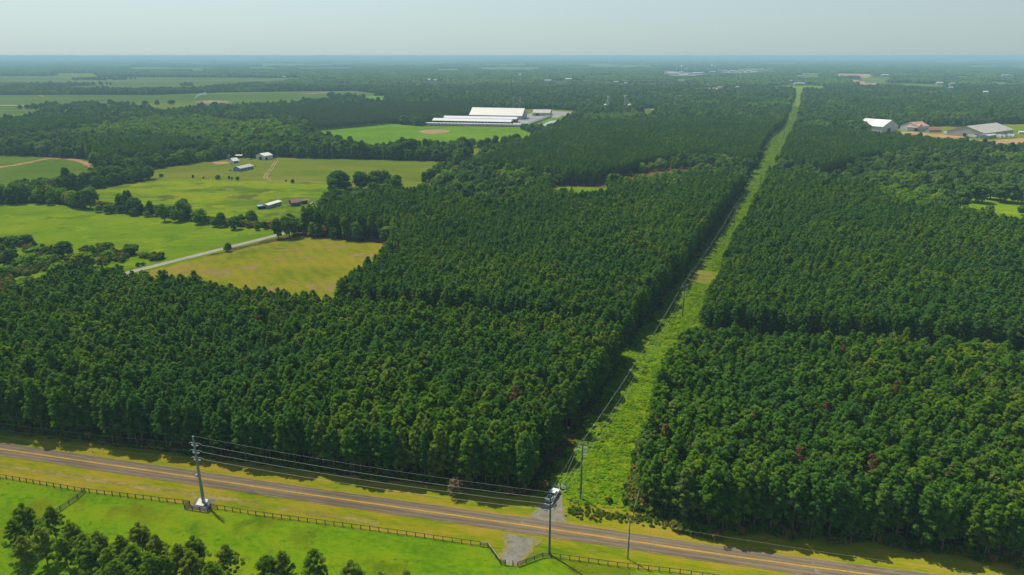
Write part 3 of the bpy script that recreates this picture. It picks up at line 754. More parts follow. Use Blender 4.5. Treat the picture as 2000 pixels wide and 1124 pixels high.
LUSHZ = [[g(a, b, 6) for a, b in q] for q in ([(110, 264), (230, 240), (380, 234), (540, 250), (590, 276), (430, 282), (330, 266), (220, 266)], [(1180, 380), (1330, 376), (1345, 328), (1228, 332)], [(1118, 236), (1270, 231), (1266, 218), (1148, 222)], [(1640, 358), (1690, 366), (1800, 374), (1850, 410), (1760, 404)], [(1850, 418), (2060, 425), (2060, 455), (1900, 434)], [(880, 318), (850, 345), (830, 350), (800, 372), (900, 345)])]
OPEN = [ROW, F_OCHRE, F_BRIGHT, F_MID, F_YARD, F_CROP, F_LIME, F_FACT, YARD_R, ORCH, POCK, LAWN_B] + FARFIELDS
def near_line(P, line, w):
    L = np.array(line); d = np.full(len(P), 1e9)
    for i in range(len(L) - 1):
        a, b = L[i], L[i + 1]; ab = b - a
        t = np.clip(((P[:, :2] - a) @ ab) / (ab @ ab), 0, 1)
        d = np.minimum(d, np.linalg.norm(P[:, :2] - (a + t[:, None] * ab), axis=1))
    return d < w
def in_view(P, m=90, zt=15.0):
    q = np.column_stack([P[:, :2], np.zeros(len(P))]); x, y = proj(q)
    q2 = q.copy(); q2[:, 2] = zt; x2, y2 = proj(q2)
    dpt = P[:, 1] * CT + H * ST
    mm = m + 25 * F / np.maximum(dpt, 30) * .5
    return (P[:, 1] > 60) & (np.maximum(x, x2) > -mm) & (np.minimum(x, x2) < 2000 + mm) & (y2 < 1124 + 40)
def grid_rows(ymax, ds, ns, jd, jn, ymin=120):
    d = np.array([.40, .9165]); n = np.array([.9165, -.40])
    A = np.arange(0, ymax * 1.25, ds); B = np.arange(-ymax * .95, ymax * .75, ns)
    a, b = np.meshgrid(A, B, indexing='ij')
    a = a + RNG.normal(0, jd, a.shape); b = b + RNG.normal(0, jn, b.shape)
    P = np.column_stack([(a.ravel()[:, None] * d + b.ravel()[:, None] * n)])
    P = P + 4.0 * np.column_stack([vnoise(P, 13, 51) - .5, vnoise(P, 13, 52) - .5]) + 7.0 * np.column_stack([vnoise(P, 47, 53) - .5, vnoise(P, 47, 54) - .5])
    return P[(P[:, 1] > ymin) & (P[:, 1] < ymax)]
def pines():
    # near rows closely set; beyond 820 m wider spacing and wider crowns
    P1 = grid_rows(820, 2.6, 2.85, .75, .68); P2 = grid_rows(2500, 3.7, 4.0, 1.0, .95, 820)
    P1 = P1[in_view(P1)]; P2 = P2[in_view(P2)]
    S1 = RNG.normal(1, .09, len(P1)); S2 = RNG.normal(1, .10, len(P2))
    P = np.concatenate([P1, P2]); S = np.concatenate([S1, S2]); Wd = np.concatenate([np.ones(len(P1)), np.full(len(P2), 1.32)])
    m = np.zeros(len(P), bool)
    for q in PINEPOLYS: m |= inside(P, q)
    for q in [F_OCHRE, POCK] + LUSHZ: m &= ~inside(P, q)
    m &= ~near_line(P, LANE, 5)
    thin = vnoise(P, 16, 3) + .35 * RNG.random(len(P))
    m &= thin > .22
    return P[m], np.clip(S[m], .72, 1.22), Wd[m]
RIDES = [gs([(1100, 367), (1172, 367), (1230, 347), (1300, 337), (1400, 331), (1470, 334)]), gs([(1519, 332), (1560, 340), (1610, 350), (1660, 340)])]
PP, PS, PW = pines()
ride = np.zeros(len(PP), bool)
for q in RIDES: ride |= near_line(PP, q, 9)
PP, PS, PW = PP[~ride], PS[~ride], PW[~ride]
PS = PS * (.90 + .2 * vnoise(PP, 55, 5))
m_c = inside(PP, PINE_C) | inside(PP, PINE_R4)
PS[m_c] *= .84
PW[m_c] *= .88
m_m = inside(PP, PINE_M)
PS[m_m] *= .62
# which of them stand at the edge of a stand
EDGES = [FRONT_L, FRONT_R, [g(1038, 953), g(1064, 915), g(1169, 774), g(1217, 697)]]
edge = np.zeros(len(PP), bool)
for e, w in zip(EDGES, (7, 7, 5)): edge |= near_line(PP, e, w)
pidx = np.where(edge, N_P + RNG.integers(0, 8, len(PP)), RNG.integers(0, N_P, len(PP)))
pidx[m_m] = 18 + RNG.integers(0, 4, m_m.sum())
dd_ = (RNG.random(len(PP)) < .0022) & ~edge
pidx[dd_] = 22 + RNG.integers(0, 3, dd_.sum())
prz = RNG.uniform(0, 6.283, len(PP))
dist = np.hypot(np.hypot(PP[:, 0], PP[:, 1]), H)
bx, by = proj(np.column_stack([PP, np.full(len(PP), 14.0)]))
inframe = (bx > 0) & (bx < 2000) & (by < 1124) & (by > 100)
order = np.argsort(np.where(inframe, dist, 1e9))
single = order[~(dd_ | m_m)[order]][:285]
rest = np.ones(len(PP), bool); rest[single] = False
wsc = np.column_stack([PS * PW, PS * PW, PS])
wsc[:, :2] *= RNG.uniform(.85, 1.3, (len(PP), 1))
scatter('pine_plantation', np.column_stack([PP[rest], np.full(rest.sum(), -.15)]), prz[rest], wsc[rest], pidx[rest], col_pine, 'dense dark green pine plantation stretching behind the roadside trees', 'pine plantation')
def tree_meshes(parts, mats, name):
    out = []
    for tb, leaf in parts:
        t = tb.mesh(name + '_trunk'); t.materials.append(mats[0])
        out.append((t, leafmesh(name + '_crown', [(*leaf, 0)], [mats[1]])))
    return out
PINE_ME = tree_meshes(PINES, (M['bark'], M['needles']), 'pine'); EDGE_ME = tree_meshes(EDGEP, (M['bark'], M['needles']), 'edge_pine')
M['fresh'] = leafmat('fresh_pine_needles', [(0, (.11, .20, .014)), (.5, (.145, .245, .012)), (1, (.19, .265, .02))], tone=.6, trans=.48)
SMALL_ME = tree_meshes(SMALLP, (M['bark'], M['fresh']), 'young_pine'); DEAD_ME = tree_meshes(DEADP, (M['bark'], M['deadneedles']), 'dead_pine')
OAK_ME = tree_meshes(OAKS + TALLO, (M['oakbark'], M['oak']), 'broadleaf')
LUSH_ME = tree_meshes(OAKS + TALLO, (M['oakbark'], M['lush']), 'lush')
def tree(name, me, x, y, rz, sc, label, cat, group=None, z=-.12):
    r = empty(name, (x, y, z), rz, label, cat, group)
    r.scale = sc if hasattr(sc, '__len__') else (sc, sc, sc)
    link('trunk', me[0], None, r); link('crown', me[1], None, r)
    return r
ALLP = PINE_ME + EDGE_ME
def front_of(x, y):
    return near_line(np.array([[x, y]]), FRONT_L, 8)[0] or near_line(np.array([[x, y]]), FRONT_R, 8)[0]
ones = ordn[:9]
tens = {2: 'twenty', 3: 'thirty', 4: 'forty', 5: 'fifty', 6: 'sixty', 7: 'seventy', 8: 'eighty', 9: 'ninety'}
def nth(n):
    if n <= 19: return ordn[n - 1]
    if n % 10 == 0: return tens[n // 10][:-1] + 'ieth'
    return tens[n // 10] + '-' + ones[n % 10 - 1]
count = {'L': 0, 'R': 0}
single = sorted(single, key=lambda i: abs(PP[i][0] - 20))
for i in single:
    x, y = PP[i]
    left = inside(np.array([[x, y]]), PINE_A)[0]
    fr = front_of(x, y)
    sz = 'slender' if wsc[i][0] < .93 * wsc[i][2] else 'broad' if wsc[i][0] > 1.12 * wsc[i][2] else 'full'
    if fr: count['L' if left else 'R'] += 1
    wh = ('beside the clearing' if x > -20 else 'between clearing and tall steel pole' if x > -75 else 'left of the tall steel pole') if left else ('beside the clearing' if x < 52 else 'well right of the clearing' if x < 85 else 'towards the right border')
    if left and fr: lb, gp = '%s pine, %s from the clearing along the left stand roadside edge' % (sz, nth(count['L'])), 'front row pines of the left stand'
    elif left: lb, gp = '%s green pine behind the left front row, %s' % (sz, wh), 'inner pines of the left stand'
    elif fr: lb, gp = '%s pine, %s from the clearing along the right stand roadside edge' % (sz, nth(count['R'])), 'front row pines of the right stand'
    else: lb, gp = '%s green pine behind the right front row, %s' % (sz, wh), 'inner pines of the right stand'
    tree('pine_tree', ALLP[pidx[i]], x, y, prz[i], tuple(wsc[i]), lb, 'pine tree', gp)
# dead pines seen as rust-coloured crowns
DEADS = [(172, 662, 'rust brown dead pine far left in the left stand'), (1008, 768, 'pinkish brown dead pine near the clearing side of the left stand'),
         (1614, 802, 'bright rust dead pine top in the middle of the right stand'), (1563, 892, 'narrow reddish dead pine in the lower right stand'),
         (1704, 905, 'small reddish brown dead pine low in the right stand, beside tall green crowns'), (1856, 925, 'grey brown bare dead pine, rightmost of the dead pines near the road'),
         (1640, 384, 'bright red dying tree at the far end of the right stand'), (1944, 497, 'rust dead pine near the right border of the photo'),
         (1648, 690, 'rust brown dead pine just past the firebreak in the right stand'), (1304, 845, 'grey brown dead pine at the clearing edge of the right stand'),
         (915, 490, 'brown dead pine deep in the left stand behind the hay field'), (500, 630, 'dull brown dead pine behind the hay field corner'),
         (1750, 760, 'dull brown dead pine top in the centre of the right stand'), (1470, 820, 'grey dead pine left of centre in the right stand')]
for k, (px, py, lb) in enumerate(DEADS):
    x, y = g(px, py, 15)
    tree('dead_pine', DEAD_ME[k % 3], x, y, k * 1.3, (1.15, 1.15, 1.07), lb, 'dead tree', 'dead pines')
# young pines in the foreground, lower left
FG = [(40, 985), (95, 990), (22, 1015), (75, 1030), (135, 1020), (120, 1052), (155, 1045), (170, 1060), (35, 1050), (188, 1038), (205, 1072), (268, 1022), (300, 1045), (250, 1068), (232, 1045), (345, 1062), (376, 1048), (365, 1080), (437, 1064), (320, 1085), (290, 1080),
      (522, 1084), (548, 1076), (608, 1076), (685, 1096), (742, 1117), (792, 1116), (225, 1095), (410, 1098)]
FG.sort()
for k, (px, py) in enumerate(FG):
    ht = 12.0 * random.uniform(.88, 1.1)
    x, y = g(px, py, ht)
    s = ht / 12.5
    wv_ = s * random.uniform(.98, 1.25)
    tree('young_pine', SMALL_ME[k % 6], x, y, k * 2.1, (wv_, wv_, s), 'bushy young pine below the pasture fence, %s counting from the left corner' % ordn[k], 'pine tree', 'young pines in the lower left corner')

# --- broadleaf trees that stand out singly (x, y of the foot, width and height in the photograph)
def zc(lst, s, ox, oy): return [(ox + a / s, oy + b / s, c / s, d / s) for a, b, c, d in lst]
HEDGE = zc([(540, 885, 50, 45), (608, 890, 75, 60), (665, 890, 50, 50), (703, 890, 30, 45), (735, 905, 58, 45), (762, 875, 30, 34), (808, 912, 40, 38), (850, 885, 55, 46), (865, 910, 28, 30), (905, 935, 56, 110), (982, 938, 85, 80), (1045, 915, 42, 38), (1098, 950, 88, 90), (1180, 965, 50, 60), (1215, 965, 62, 88), (1237, 965, 25, 32), (1290, 980, 75, 78), (1325, 935, 52, 42), (1382, 945, 74, 78), (1412, 985, 36, 46), (1453, 978, 28, 50), (1515, 978, 30, 36), (1587, 970, 102, 88)], 2.81, 0, 100)
HEDGE2 = zc([(90, 835, 105, 68), (30, 815, 50, 30), (185, 832, 60, 42), (212, 838, 30, 40), (275, 847, 48, 38), (340, 842, 32, 42), (380, 826, 32, 30), (450, 866, 28, 24)], 2.81, 0, 100)
HEDGE3 = zc([(185, 785, 40, 45), (265, 768, 115, 88), (320, 760, 80, 60), (372, 748, 80, 55), (430, 730, 90, 52), (480, 716, 50, 44), (550, 712, 120, 84), (620, 694, 90, 62), (665, 680, 60, 44)], 2.81, 0, 100)
FIELDT = zc([(810, 694, 36, 36), (886, 692, 25, 22), (1060, 698, 15, 21), (1117, 701, 11, 13), (1196, 705, 32, 27), (1258, 705, 15, 22), (1274, 705, 11, 17), (1304, 711, 22, 27), (1570, 719, 12, 15), (1606, 726, 25, 29)], 2.81, 0, 100)
YARDT = zc([(880, 642, 62, 68), (970, 627, 56, 58), (1020, 617, 92, 88)], 2.81, 0, 100)
BIGO = zc([(450, 785, 152, 138), (580, 760, 95, 110), (655, 750, 110, 100), (705, 745, 90, 96), (770, 730, 64, 56), (460, 830, 95, 85), (1010, 690, 56, 58), (540, 800, 90, 60)], 2.81, 500, 100)
THICK = zc([(180, 235, 170, 130), (310, 245, 190, 150), (10, 240, 90, 110), (760, 375, 235, 205), (1100, 325, 90, 100), (1020, 280, 60, 50), (1255, 320, 175, 130), (1560, 347, 195, 145), (1290, 402, 175, 125), (1000, 510, 270, 220), (690, 605, 205, 205), (330, 622, 112, 105), (260, 752, 175, 90), (60, 592, 190, 135), (130, 440, 200, 180), (420, 330, 200, 90), (330, 460, 260, 150), (520, 470, 200, 130), (620, 440, 170, 100), (250, 560, 140, 100), (510, 270, 60, 60), (1700, 380, 130, 80)], 6.06, 0, 440)
FACTT = zc([(690, 560, 122, 108), (800, 590, 110, 140), (865, 590, 120, 150), (960, 570, 86, 150), (1050, 545, 92, 115), (1115, 520, 90, 100), (1185, 500, 115, 100)], 5.714, 800, 190)
ORCHT = zc([(960, 960, 150, 110), (1070, 972, 150, 135), (1205, 985, 115, 130), (1300, 948, 145, 135), (1395, 930, 120, 110), (1482, 948, 155, 135), (1590, 955, 120, 120), (1380, 1035, 64, 72), (1590, 1030, 60, 70)], 3.212, 1500, 100)
BIG_BASE = [(11, 10.0)] * 8 + [(13, 6.8)] * 4
def oaks(lst, text, group, pick=None):
    for k, (px, py, w, h) in enumerate(lst):
        x, y = g(px, py); s = mpp(px, py)
        wid, hgt = w * s, h * s / math.cos(T) * .96
        kk = (k * 5 + 3) % 12 if pick is None else pick
        if hgt > 1.5 * wid: kk = 8 + k % 4
        elif kk >= 8: kk -= 8
        bh, bw = BIG_BASE[kk]
        if hgt < 5: nm, ct = 'shrub', 'shrub'
        else: nm, ct = 'broadleaf_tree', 'tree'
        sz = 'small' if w < 14 else 'large' if w > 28 else 'medium'
        sh = 'tall narrow' if hgt > 1.15 * wid else 'low spreading' if hgt < .75 * wid else 'rounded'
        tree(nm, (LUSH_ME if (text.find('thicket') >= 0 and k % 2 == 1) or (text.find('hedgerow') >= 0 and k % 3 == 0) else OAK_ME)[kk], x, y, k * 1.7, (wid / bw, wid / bw, hgt / bh), text % (sz, sh, ordn[k]), ct, group)
oaks(sorted(HEDGE), '%s %s tree, %s from left in the hedgerow ending at the lane', 'trees of the hedgerow by the lane')
oaks(sorted(HEDGE2), '%s %s tree, %s from left on the bank beyond the bright field', 'trees on the bank beyond the bright field')
oaks(sorted(HEDGE3), '%s %s tree, %s from left in the hedge beside the crop field', 'trees of the hedge by the crop field')
oaks(sorted(FIELDT), '%s %s green tree, %s from left in the field below the farmhouse', 'lone trees in the field below the farmhouse')
oaks(sorted(YARDT), '%s %s tree, %s from left at the wood edge by the farmyard', 'trees beside the farmyard')
oaks(sorted(BIGO), '%s %s dark tree, %s from left of the great trees by the sheds', 'great dark trees by the sheds')
oaks(sorted(THICK), '%s %s bushy tree, %s from left in the thicket between lane and field', 'bushy trees of the thicket')
oaks(sorted(FACTT), '%s %s tree, %s from the left below the factory lawn', 'trees below the factory lawn')
oaks(sorted(ORCHT), '%s %s orchard tree, %s from left around the grassy clearing', 'orchard trees at the right')

# --- broadleaf woods, trees one by one out to 2.6 km
def woods():
    s = 7.2
    A = np.arange(-2400, 2400, s); B = np.arange(330, 2700, s)
    a, b = np.meshgrid(A, B); P = np.column_stack([a.ravel(), b.ravel()]) + RNG.normal(0, 2.0, (a.size, 2))
    P = P[in_view(P, 60)]
    m = np.ones(len(P), bool)
    for q in PINEPOLYS: m &= ~inside(P, q)
    for q in LUSHZ: m |= inside(P, q)
    for q in OPEN: m &= ~inside(P, q)
    m &= ~near_line(P, LANE, 8)
    m &= P[:, 1] + .24 * P[:, 0] > 320
    # the open firebreaks between the stands, kept low
    m &= ~inside(P, [(46, 262), (10, 264), (-78, 285), (-78, 300), (30, 280), (50, 275)])
    m &= ~inside(P, [g(1325, 716), g(2250, 760), g(2250, 640), g(1325, 640)])
    m &= ~inside(P, F_THICKET)
    for q in RIDES: m &= ~near_line(P, q, 11)
    return P[m]
WP = woods()
ws = np.clip(RNG.normal(1, .2, len(WP)), .55, 1.5) * (.8 + .4 * vnoise(WP, 90, 8))
low = inside(WP, LUSHZ[1]) | inside(WP, LUSHZ[2])
ws[low] *= .62
band = inside(WP, gs([(480, 308), (910, 314), (930, 280), (600, 255), (480, 255)]))
ws[band] *= 1.35
lush = np.zeros(len(WP), bool)
for q in LUSHZ: lush |= inside(WP, q)
lush |= vnoise(WP, 60, 31) > .83
oidx = RNG.integers(0, 12, len(WP)); oidx[lush] = 12 + RNG.integers(0, 6, lush.sum())
scatter('broadleaf_wood', np.column_stack([WP, np.full(len(WP), -.3)]), RNG.uniform(0, 6.28, len(WP)), np.column_stack([ws, ws, ws * 1.12]), oidx, col_oak, 'mixed broadleaf woods spreading beyond the pine stands and fields', 'wood')

# --- far woods: pieces of canopy
def canopy_tile(seed, size=90.0, sp=8.5):
    rng = np.random.default_rng(seed)
    V = []; Fc = []; Tn = []
    nu, nv = 7, 3
    for ix in range(int(size / sp)):
        for iy in range(int(size / sp)):
            cx = (ix + .5) * sp - size / 2 + rng.normal(0, 2); cy = (iy + .5) * sp - size / 2 + rng.normal(0, 2)
            R = rng.uniform(3.8, 6.2); h = rng.uniform(9, 15.5); k = len(V)
            for j in range(nv):
                el = [-.25, .35, .95][j]
                for i in range(nu):
                    a = 6.283 * (i + .5 * j) / nu; rr = R * math.cos(el) * rng.uniform(.75, 1.2)
                    V.append((cx + math.cos(a) * rr, cy + math.sin(a) * rr, h * .55 + h * .45 * math.sin(el) * rng.uniform(.85, 1.15) if j else rng.uniform(1, 4)))
            V.append((cx, cy, h))
            t = rng.random()
            for j in range(nv - 1):
                for i in range(nu):
                    i2 = (i + 1) % nu
                    Fc.append((k + j * nu + i, k + j * nu + i2, k + (j + 1) * nu + i2, k + (j + 1) * nu + i)); Tn.append(min(1, max(0, t + rng.normal(0, .12))))
            for i in range(nu):
                Fc.append((k + (nv - 1) * nu + i, k + (nv - 1) * nu + (i + 1) % nu, k + nv * nu)); Tn.append(t)
    return leafmesh('canopy_form', [(np.array(V), Fc, Tn, 0)], [M['oak']])
col_far = proto_collection('far_forest', [canopy_tile(700 + i) for i in range(5)])
def far_woods():
    out = []; sc = []
    for s, y0, y1, k in ((76, 2640, 9500, 1.0), (230, 9400, 34000, 3.1)):
        A = np.arange(-y1 * .85, y1 * .85, s); B = np.arange(y0, y1, s)
        a, b = np.meshgrid(A, B); P = np.column_stack([a.ravel(), b.ravel()]) + RNG.normal(0, s * .08, (a.size, 2))
        P = P[np.abs(P[:, 0]) < P[:, 1] * .80 + 150]
        m = np.ones(len(P), bool)
        d = 38 * k
        for q in FARFIELDS + [ROW]:
            for dx, dy in ((0, 0), (d, 0), (-d, 0), (0, d), (0, -d)):
                m &= ~inside(P + np.array([dx, dy]), q)
        if k > 2: m &= vnoise(P, 1100, 12) > .14
        else: m &= (vnoise(P, 520, 14) > .10)
        P = P[m]; out.append(P); sc.append(np.column_stack([np.full(len(P), k), np.full(len(P), k), RNG.uniform(.75, 1.3, len(P)) * (1.0 if k < 2 else 1.25)]))
    return np.concatenate(out), np.concatenate(sc)
FP, FS = far_woods()
scatter('far_forest', np.column_stack([FP, np.full(len(FP), -.5)]), RNG.integers(0, 4, len(FP)) * math.pi / 2 + RNG.normal(0, .1, len(FP)), FS, RNG.integers(0, 5, len(FP)), col_far, 'hazy blue green forest reaching to the horizon', 'forest')

# --- scattered tree lines across the far fields on the left
def belts():
    L = [([(60, 214), (100, 210), (140, 212), (180, 208), (215, 208), (290, 207)], 9, 40), ([(115, 219), (130, 214), (230, 216), (260, 218)], 8, 40), ([(90, 211), (105, 212)], 3, 6),
         ([(0, 171), (60, 168), (130, 169), (170, 168)], 26, 160), ([(150, 181), (230, 180), (340, 181), (420, 180)], 14, 150), ([(420, 172), (480, 168), (560, 166)], 10, 90), ([(360, 168), (380, 168)], 8, 14),
         ([(310, 205.5), (311, 205.5)], 2, 2), ([(336, 205), (337, 205)], 2, 2), ([(0, 181), (160, 181)], 14, 110), ([(150, 157), (195, 157), (260, 156)], 10, 60), ([(640, 190), (720, 194)], 8, 26)]
    P = []
    for pts, w, n in L:
        q = gs(pts)
        for i in range(n):
            t = random.random() * (len(q) - 1); k = int(t); f = t - k
            P.append((q[k][0] + (q[k + 1][0] - q[k][0]) * f + random.gauss(0, w), q[k][1] + (q[k + 1][1] - q[k][1]) * f + random.gauss(0, w * 2.2)))
    return np.array(P)
BP = belts()
bs = RNG.uniform(.9, 1.6, len(BP))
scatter('treeline', np.column_stack([BP, np.full(len(BP), -.3)]), RNG.uniform(0, 6.28, len(BP)), bs, RNG.integers(0, 8, len(BP)), col_oak, 'lines of dark trees dividing the far fields', 'treeline')

# --- undergrowth along the stand edges, weeds in the clearing
def along(line, w, step):
    out = []
    for i in range(len(line) - 1):
        a = np.array(line[i]); b = np.array(line[i + 1]); L = np.linalg.norm(b - a)
        for k in range(int(L / step)):
            d = (b - a) / L
            out.append(a + d * random.random() * L + np.array([-d[1], d[0]]) * random.gauss(0, w))
    return out
U = along([(x, y + 1.4) for x, y in FRONT_L], 1.0, .45) + along([(x + .6, y + 2) for x, y in FRONT_R], 1.2, .42) + along([(x - 1, y) for x, y in ROW_L[:7]], 1.8, 1.1)
U += along(gs([(1238, 996), (1246, 960), (1256, 915), (1262, 870)]), 1.6, .25)
U += along(gs([(1105, 1000), (1160, 1007), (1240, 1012), (1300, 1024), (1400, 1047)]), 1.1, .14)
thp = np.column_stack([RNG.uniform(-330, -100, 4200), RNG.uniform(300, 480, 4200)])
thp = thp[inside(thp, F_THICKET)]
thp = thp[vnoise(thp, 14, 41) > .32]
hl = along(gs([(0, 391), (90, 394), (185, 402), (260, 412), (330, 420), (400, 432), (470, 441), (565, 448)]), 2.2, .55) + along(gs([(60, 378), (150, 357), (250, 343)]), 3, .7)
nu_ = len(U); U = np.array(U + [tuple(p) for p in thp] + [tuple(p) for p in hl])
us = RNG.uniform(.45, 1.15, len(U)); us[nu_:] *= 1.55
us[near_line(U, gs([(1105, 1000), (1160, 1007), (1240, 1012), (1290, 1022)]), 3)] *= .34
keep = ~near_line(U, ROADLINE, 5.2)
U = U[keep]; us = us[keep]
scatter('undergrowth', np.column_stack([U, np.full(len(U), -.1)]), RNG.uniform(0, 6.28, len(U)), us, RNG.integers(0, 5, len(U)), col_shrub, 'low dark brush along the foot of the pine stands', 'undergrowth')
def weeds():
    P = np.column_stack([RNG.uniform(0, 720, 420000), RNG.uniform(150, 1700, 420000)])
    P = P[(P[:, 1] < 760) | (RNG.random(len(P)) < .45)]
    m = inside(P, ROW) & ~inside(P, gs([(1340, 553), (1395, 556), (1406, 530), (1361, 528)])) & ~near_line(P, gs([(1095, 1020), (1093, 955)]), 2.2) & (P[:, 1] > 152)
    m &= ~near_line(P, ROADLINE, 6.5)
    m &= vnoise(P, 9, 21) + .5 * RNG.random(len(P)) > .30
    return P[m]
WE = weeds()
scatter('clearing_weeds', np.column_stack([WE, np.full(len(WE), -.12)]), RNG.uniform(0, 6.28, len(WE)), np.column_stack([RNG.uniform(1.0, 2.0, len(WE)) * (1 + .9 * (WE[:, 1] > 760))] * 2 + [(1 + .9 * (WE[:, 1] > 760)) * RNG.uniform(.35, .9, len(WE)) * (.55 + .8 * vnoise(WE, 12, 22))]), RNG.integers(0, 5, len(WE)), col_weed, 'bright green leafy weeds filling the power line clearing', 'weeds')
# a pale dry bush at the foot of the left stand
tb, lf = oak_parts(640, 5.6, 2.3, .1, n=40, dens=14, sz=.2)
r = empty('dry_bush', (*g(888, 969), -.1), 0, 'pale dry bush at the foot of the left pine stand', 'bush')
tb2 = MB()
for k in range(26):
    a = random.uniform(0, 6.28); e = random.uniform(.2, 1.0)
    tb2.tube([(0, 0, .1), (math.cos(a) * e, math.sin(a) * e, 2.4), (math.cos(a) * e * 2.0, math.sin(a) * e * 2.0, random.uniform(3.6, 5.4))], [.07, .05, .015], 4, False)
tb2.build('branch', M['palebush'], r)
r.scale = (1.15, 1.15, 1.15)
link('foliage', leafmesh('dry_foliage', [(*lf, 0)], [M['palebush']]), None, r)
print('pines', len(PP), 'woods', len(WP), 'far', len(FP), 'under', len(U), 'weeds', len(WE))
# ------------------------------------------------------------------ air
def haze():
    hb = MB().box(-75400, 75400, -75400, 75400, -1.4, 117.0)
    m, nt, out = newmat('haze_air')
    v = nt.nodes.new('ShaderNodeVolumePrincipled')
    v.inputs['Color'].default_value = (*HAZE_COLOR, 1)
    v.inputs['Density'].default_value = HAZE_DENSITY
    v.inputs['Anisotropy'].default_value = HAZE_ANISO
    nt.links.new(v.outputs[0], out.inputs['Volume'])
    o = hb.build('haze', m)
    o['kind'] = 'stuff'
haze()

# ------------------------------------------------------------------ steel and wood poles with their wires
def wire(p0, p1, sag, r=.035, label='', group=None, n=18):
    p0 = Vector(p0); p1 = Vector(p1)
    pts = []
    for i in range(n + 1):
        t = i / n; p = p0.lerp(p1, t); p.z -= sag * 4 * t * (1 - t); pts.append(p)
    o = MB().tube(pts, r * (.68 if group == WG1 else .55), 3, False).build('power_line', M['wire'])
    return tag(o, label, 'cable', group)
WG1, WG2 = 'wires along the road', 'wires along the clearing'
XA, YA = g(398, 983); HA = 20.6
XB, YB = g(1073, 1083); HB = 17.0
X1, Y1 = g(1134, 975); H1 = 17.2
rowdir = Vector((.40, .9165, 0)); rown = Vector((.9165, -.40, 0))
roaddir = Vector((XB - XA, YB - YA, 0)).normalized(); roadn = Vector((-roaddir.y, roaddir.x, 0))
def pole_empty(x, y, label, rz=0, group=None): return empty('utility_pole', (x, y, -.05), rz, label, 'utility pole', group)
# A: the tall galvanised pole on its concrete footing
pa = pole_empty(XA, YA, 'tall galvanised steel pole on a white concrete footing inside the fence bay', math.atan2(roaddir.y, roaddir.x))
sh = MB().tube([(0, 0, .3), (0, 0, HA * .5), (0, 0, HA)], [.44, .33, .21], 12).build('shaft', M['steel'], pa)
bp = MB().tube([(0, 0, .24), (0, 0, .34)], [.75, .75], 12)
for k in range(8): bp.bar((math.cos(k * .785) * .62, math.sin(k * .785) * .62, .34), (math.cos(k * .785) * .62, math.sin(k * .785) * .62, .55), .05, 5)
bp.build('base_plate', M['steel'], pa)
ARM_A = []
for k, z in enumerate((HA - 2.0, HA - 4.2, HA - 6.4)):
    for sx in (1, -1):
        ar = MB()
        e = Vector((sx * 1.9, .35, z - .55))
        ar.tube([(sx * .1, 0, z - .1), (sx * .9, .2, z - .05), (sx * 1.5, .3, z - .25), e], [.06, .05, .04, .035], 5)
        ar.bar((sx * .2, 0, z - .75), (sx * .95, .2, z - .1), .035)
        ar.build('bracket', M['insul'], pa)
        ins = MB().tube([(sx * .2, 0, z - .9), (sx * 1.0, .25, z - .8)], [.11, .11], 8)
        for q in range(4): ins.tube([(sx * (.3 + .18 * q), .03 + .05 * q, z - .89 + .02 * q), (sx * (.36 + .18 * q), .045 + .05 * q, z - .88 + .02 * q)], [.17, .17], 8)
        ins.build('insulator', M['insul'], pa)
        ARM_A.append((k, sx, e))
cb = MB().bar((-.9, -.3, HA * .44), (.8, .2, HA * .50), .06)
cb.build('switch_arm', M['insul'], pa)
MB().box(-.75, -.35, -.45, -.1, HA * .40, HA * .44).build('control_box', M['insul'], pa)
lad = MB()
for k in range(5): lad.bar((.35, -.35, .7 + k * .45), (.75, -.35, .7 + k * .45), .035, 4)
lad.bar((.35, -.35, .3), (.35, -.35, 2.6), .035); lad.bar((.75, -.35, .3), (.75, -.35, 2.6), .035)
lad.build('climbing_step', M['white'], pa)
def wpt(e, p): return p.matrix_basis @ e if False else Vector(p.location) + Vector((math.cos(p.rotation_euler.z) * e.x - math.sin(p.rotation_euler.z) * e.y, math.sin(p.rotation_euler.z) * e.x + math.cos(p.rotation_euler.z) * e.y, e.z))
foot = MB()
cpl = gs([(382, 988), (389, 975.5), (407, 977), (405, 983), (396, 990.5)])
foot.add([(x, y, .05) for x, y in cpl] + [(x, y, .3) for x, y in cpl], [tuple(range(5, 10))] + [(i, (i + 1) % 5, 5 + (i + 1) % 5, 5 + i) for i in range(5)])
tag(foot.build('concrete_footing', M['concrete']), 'white concrete footing slab under the tall steel pole', 'slab')
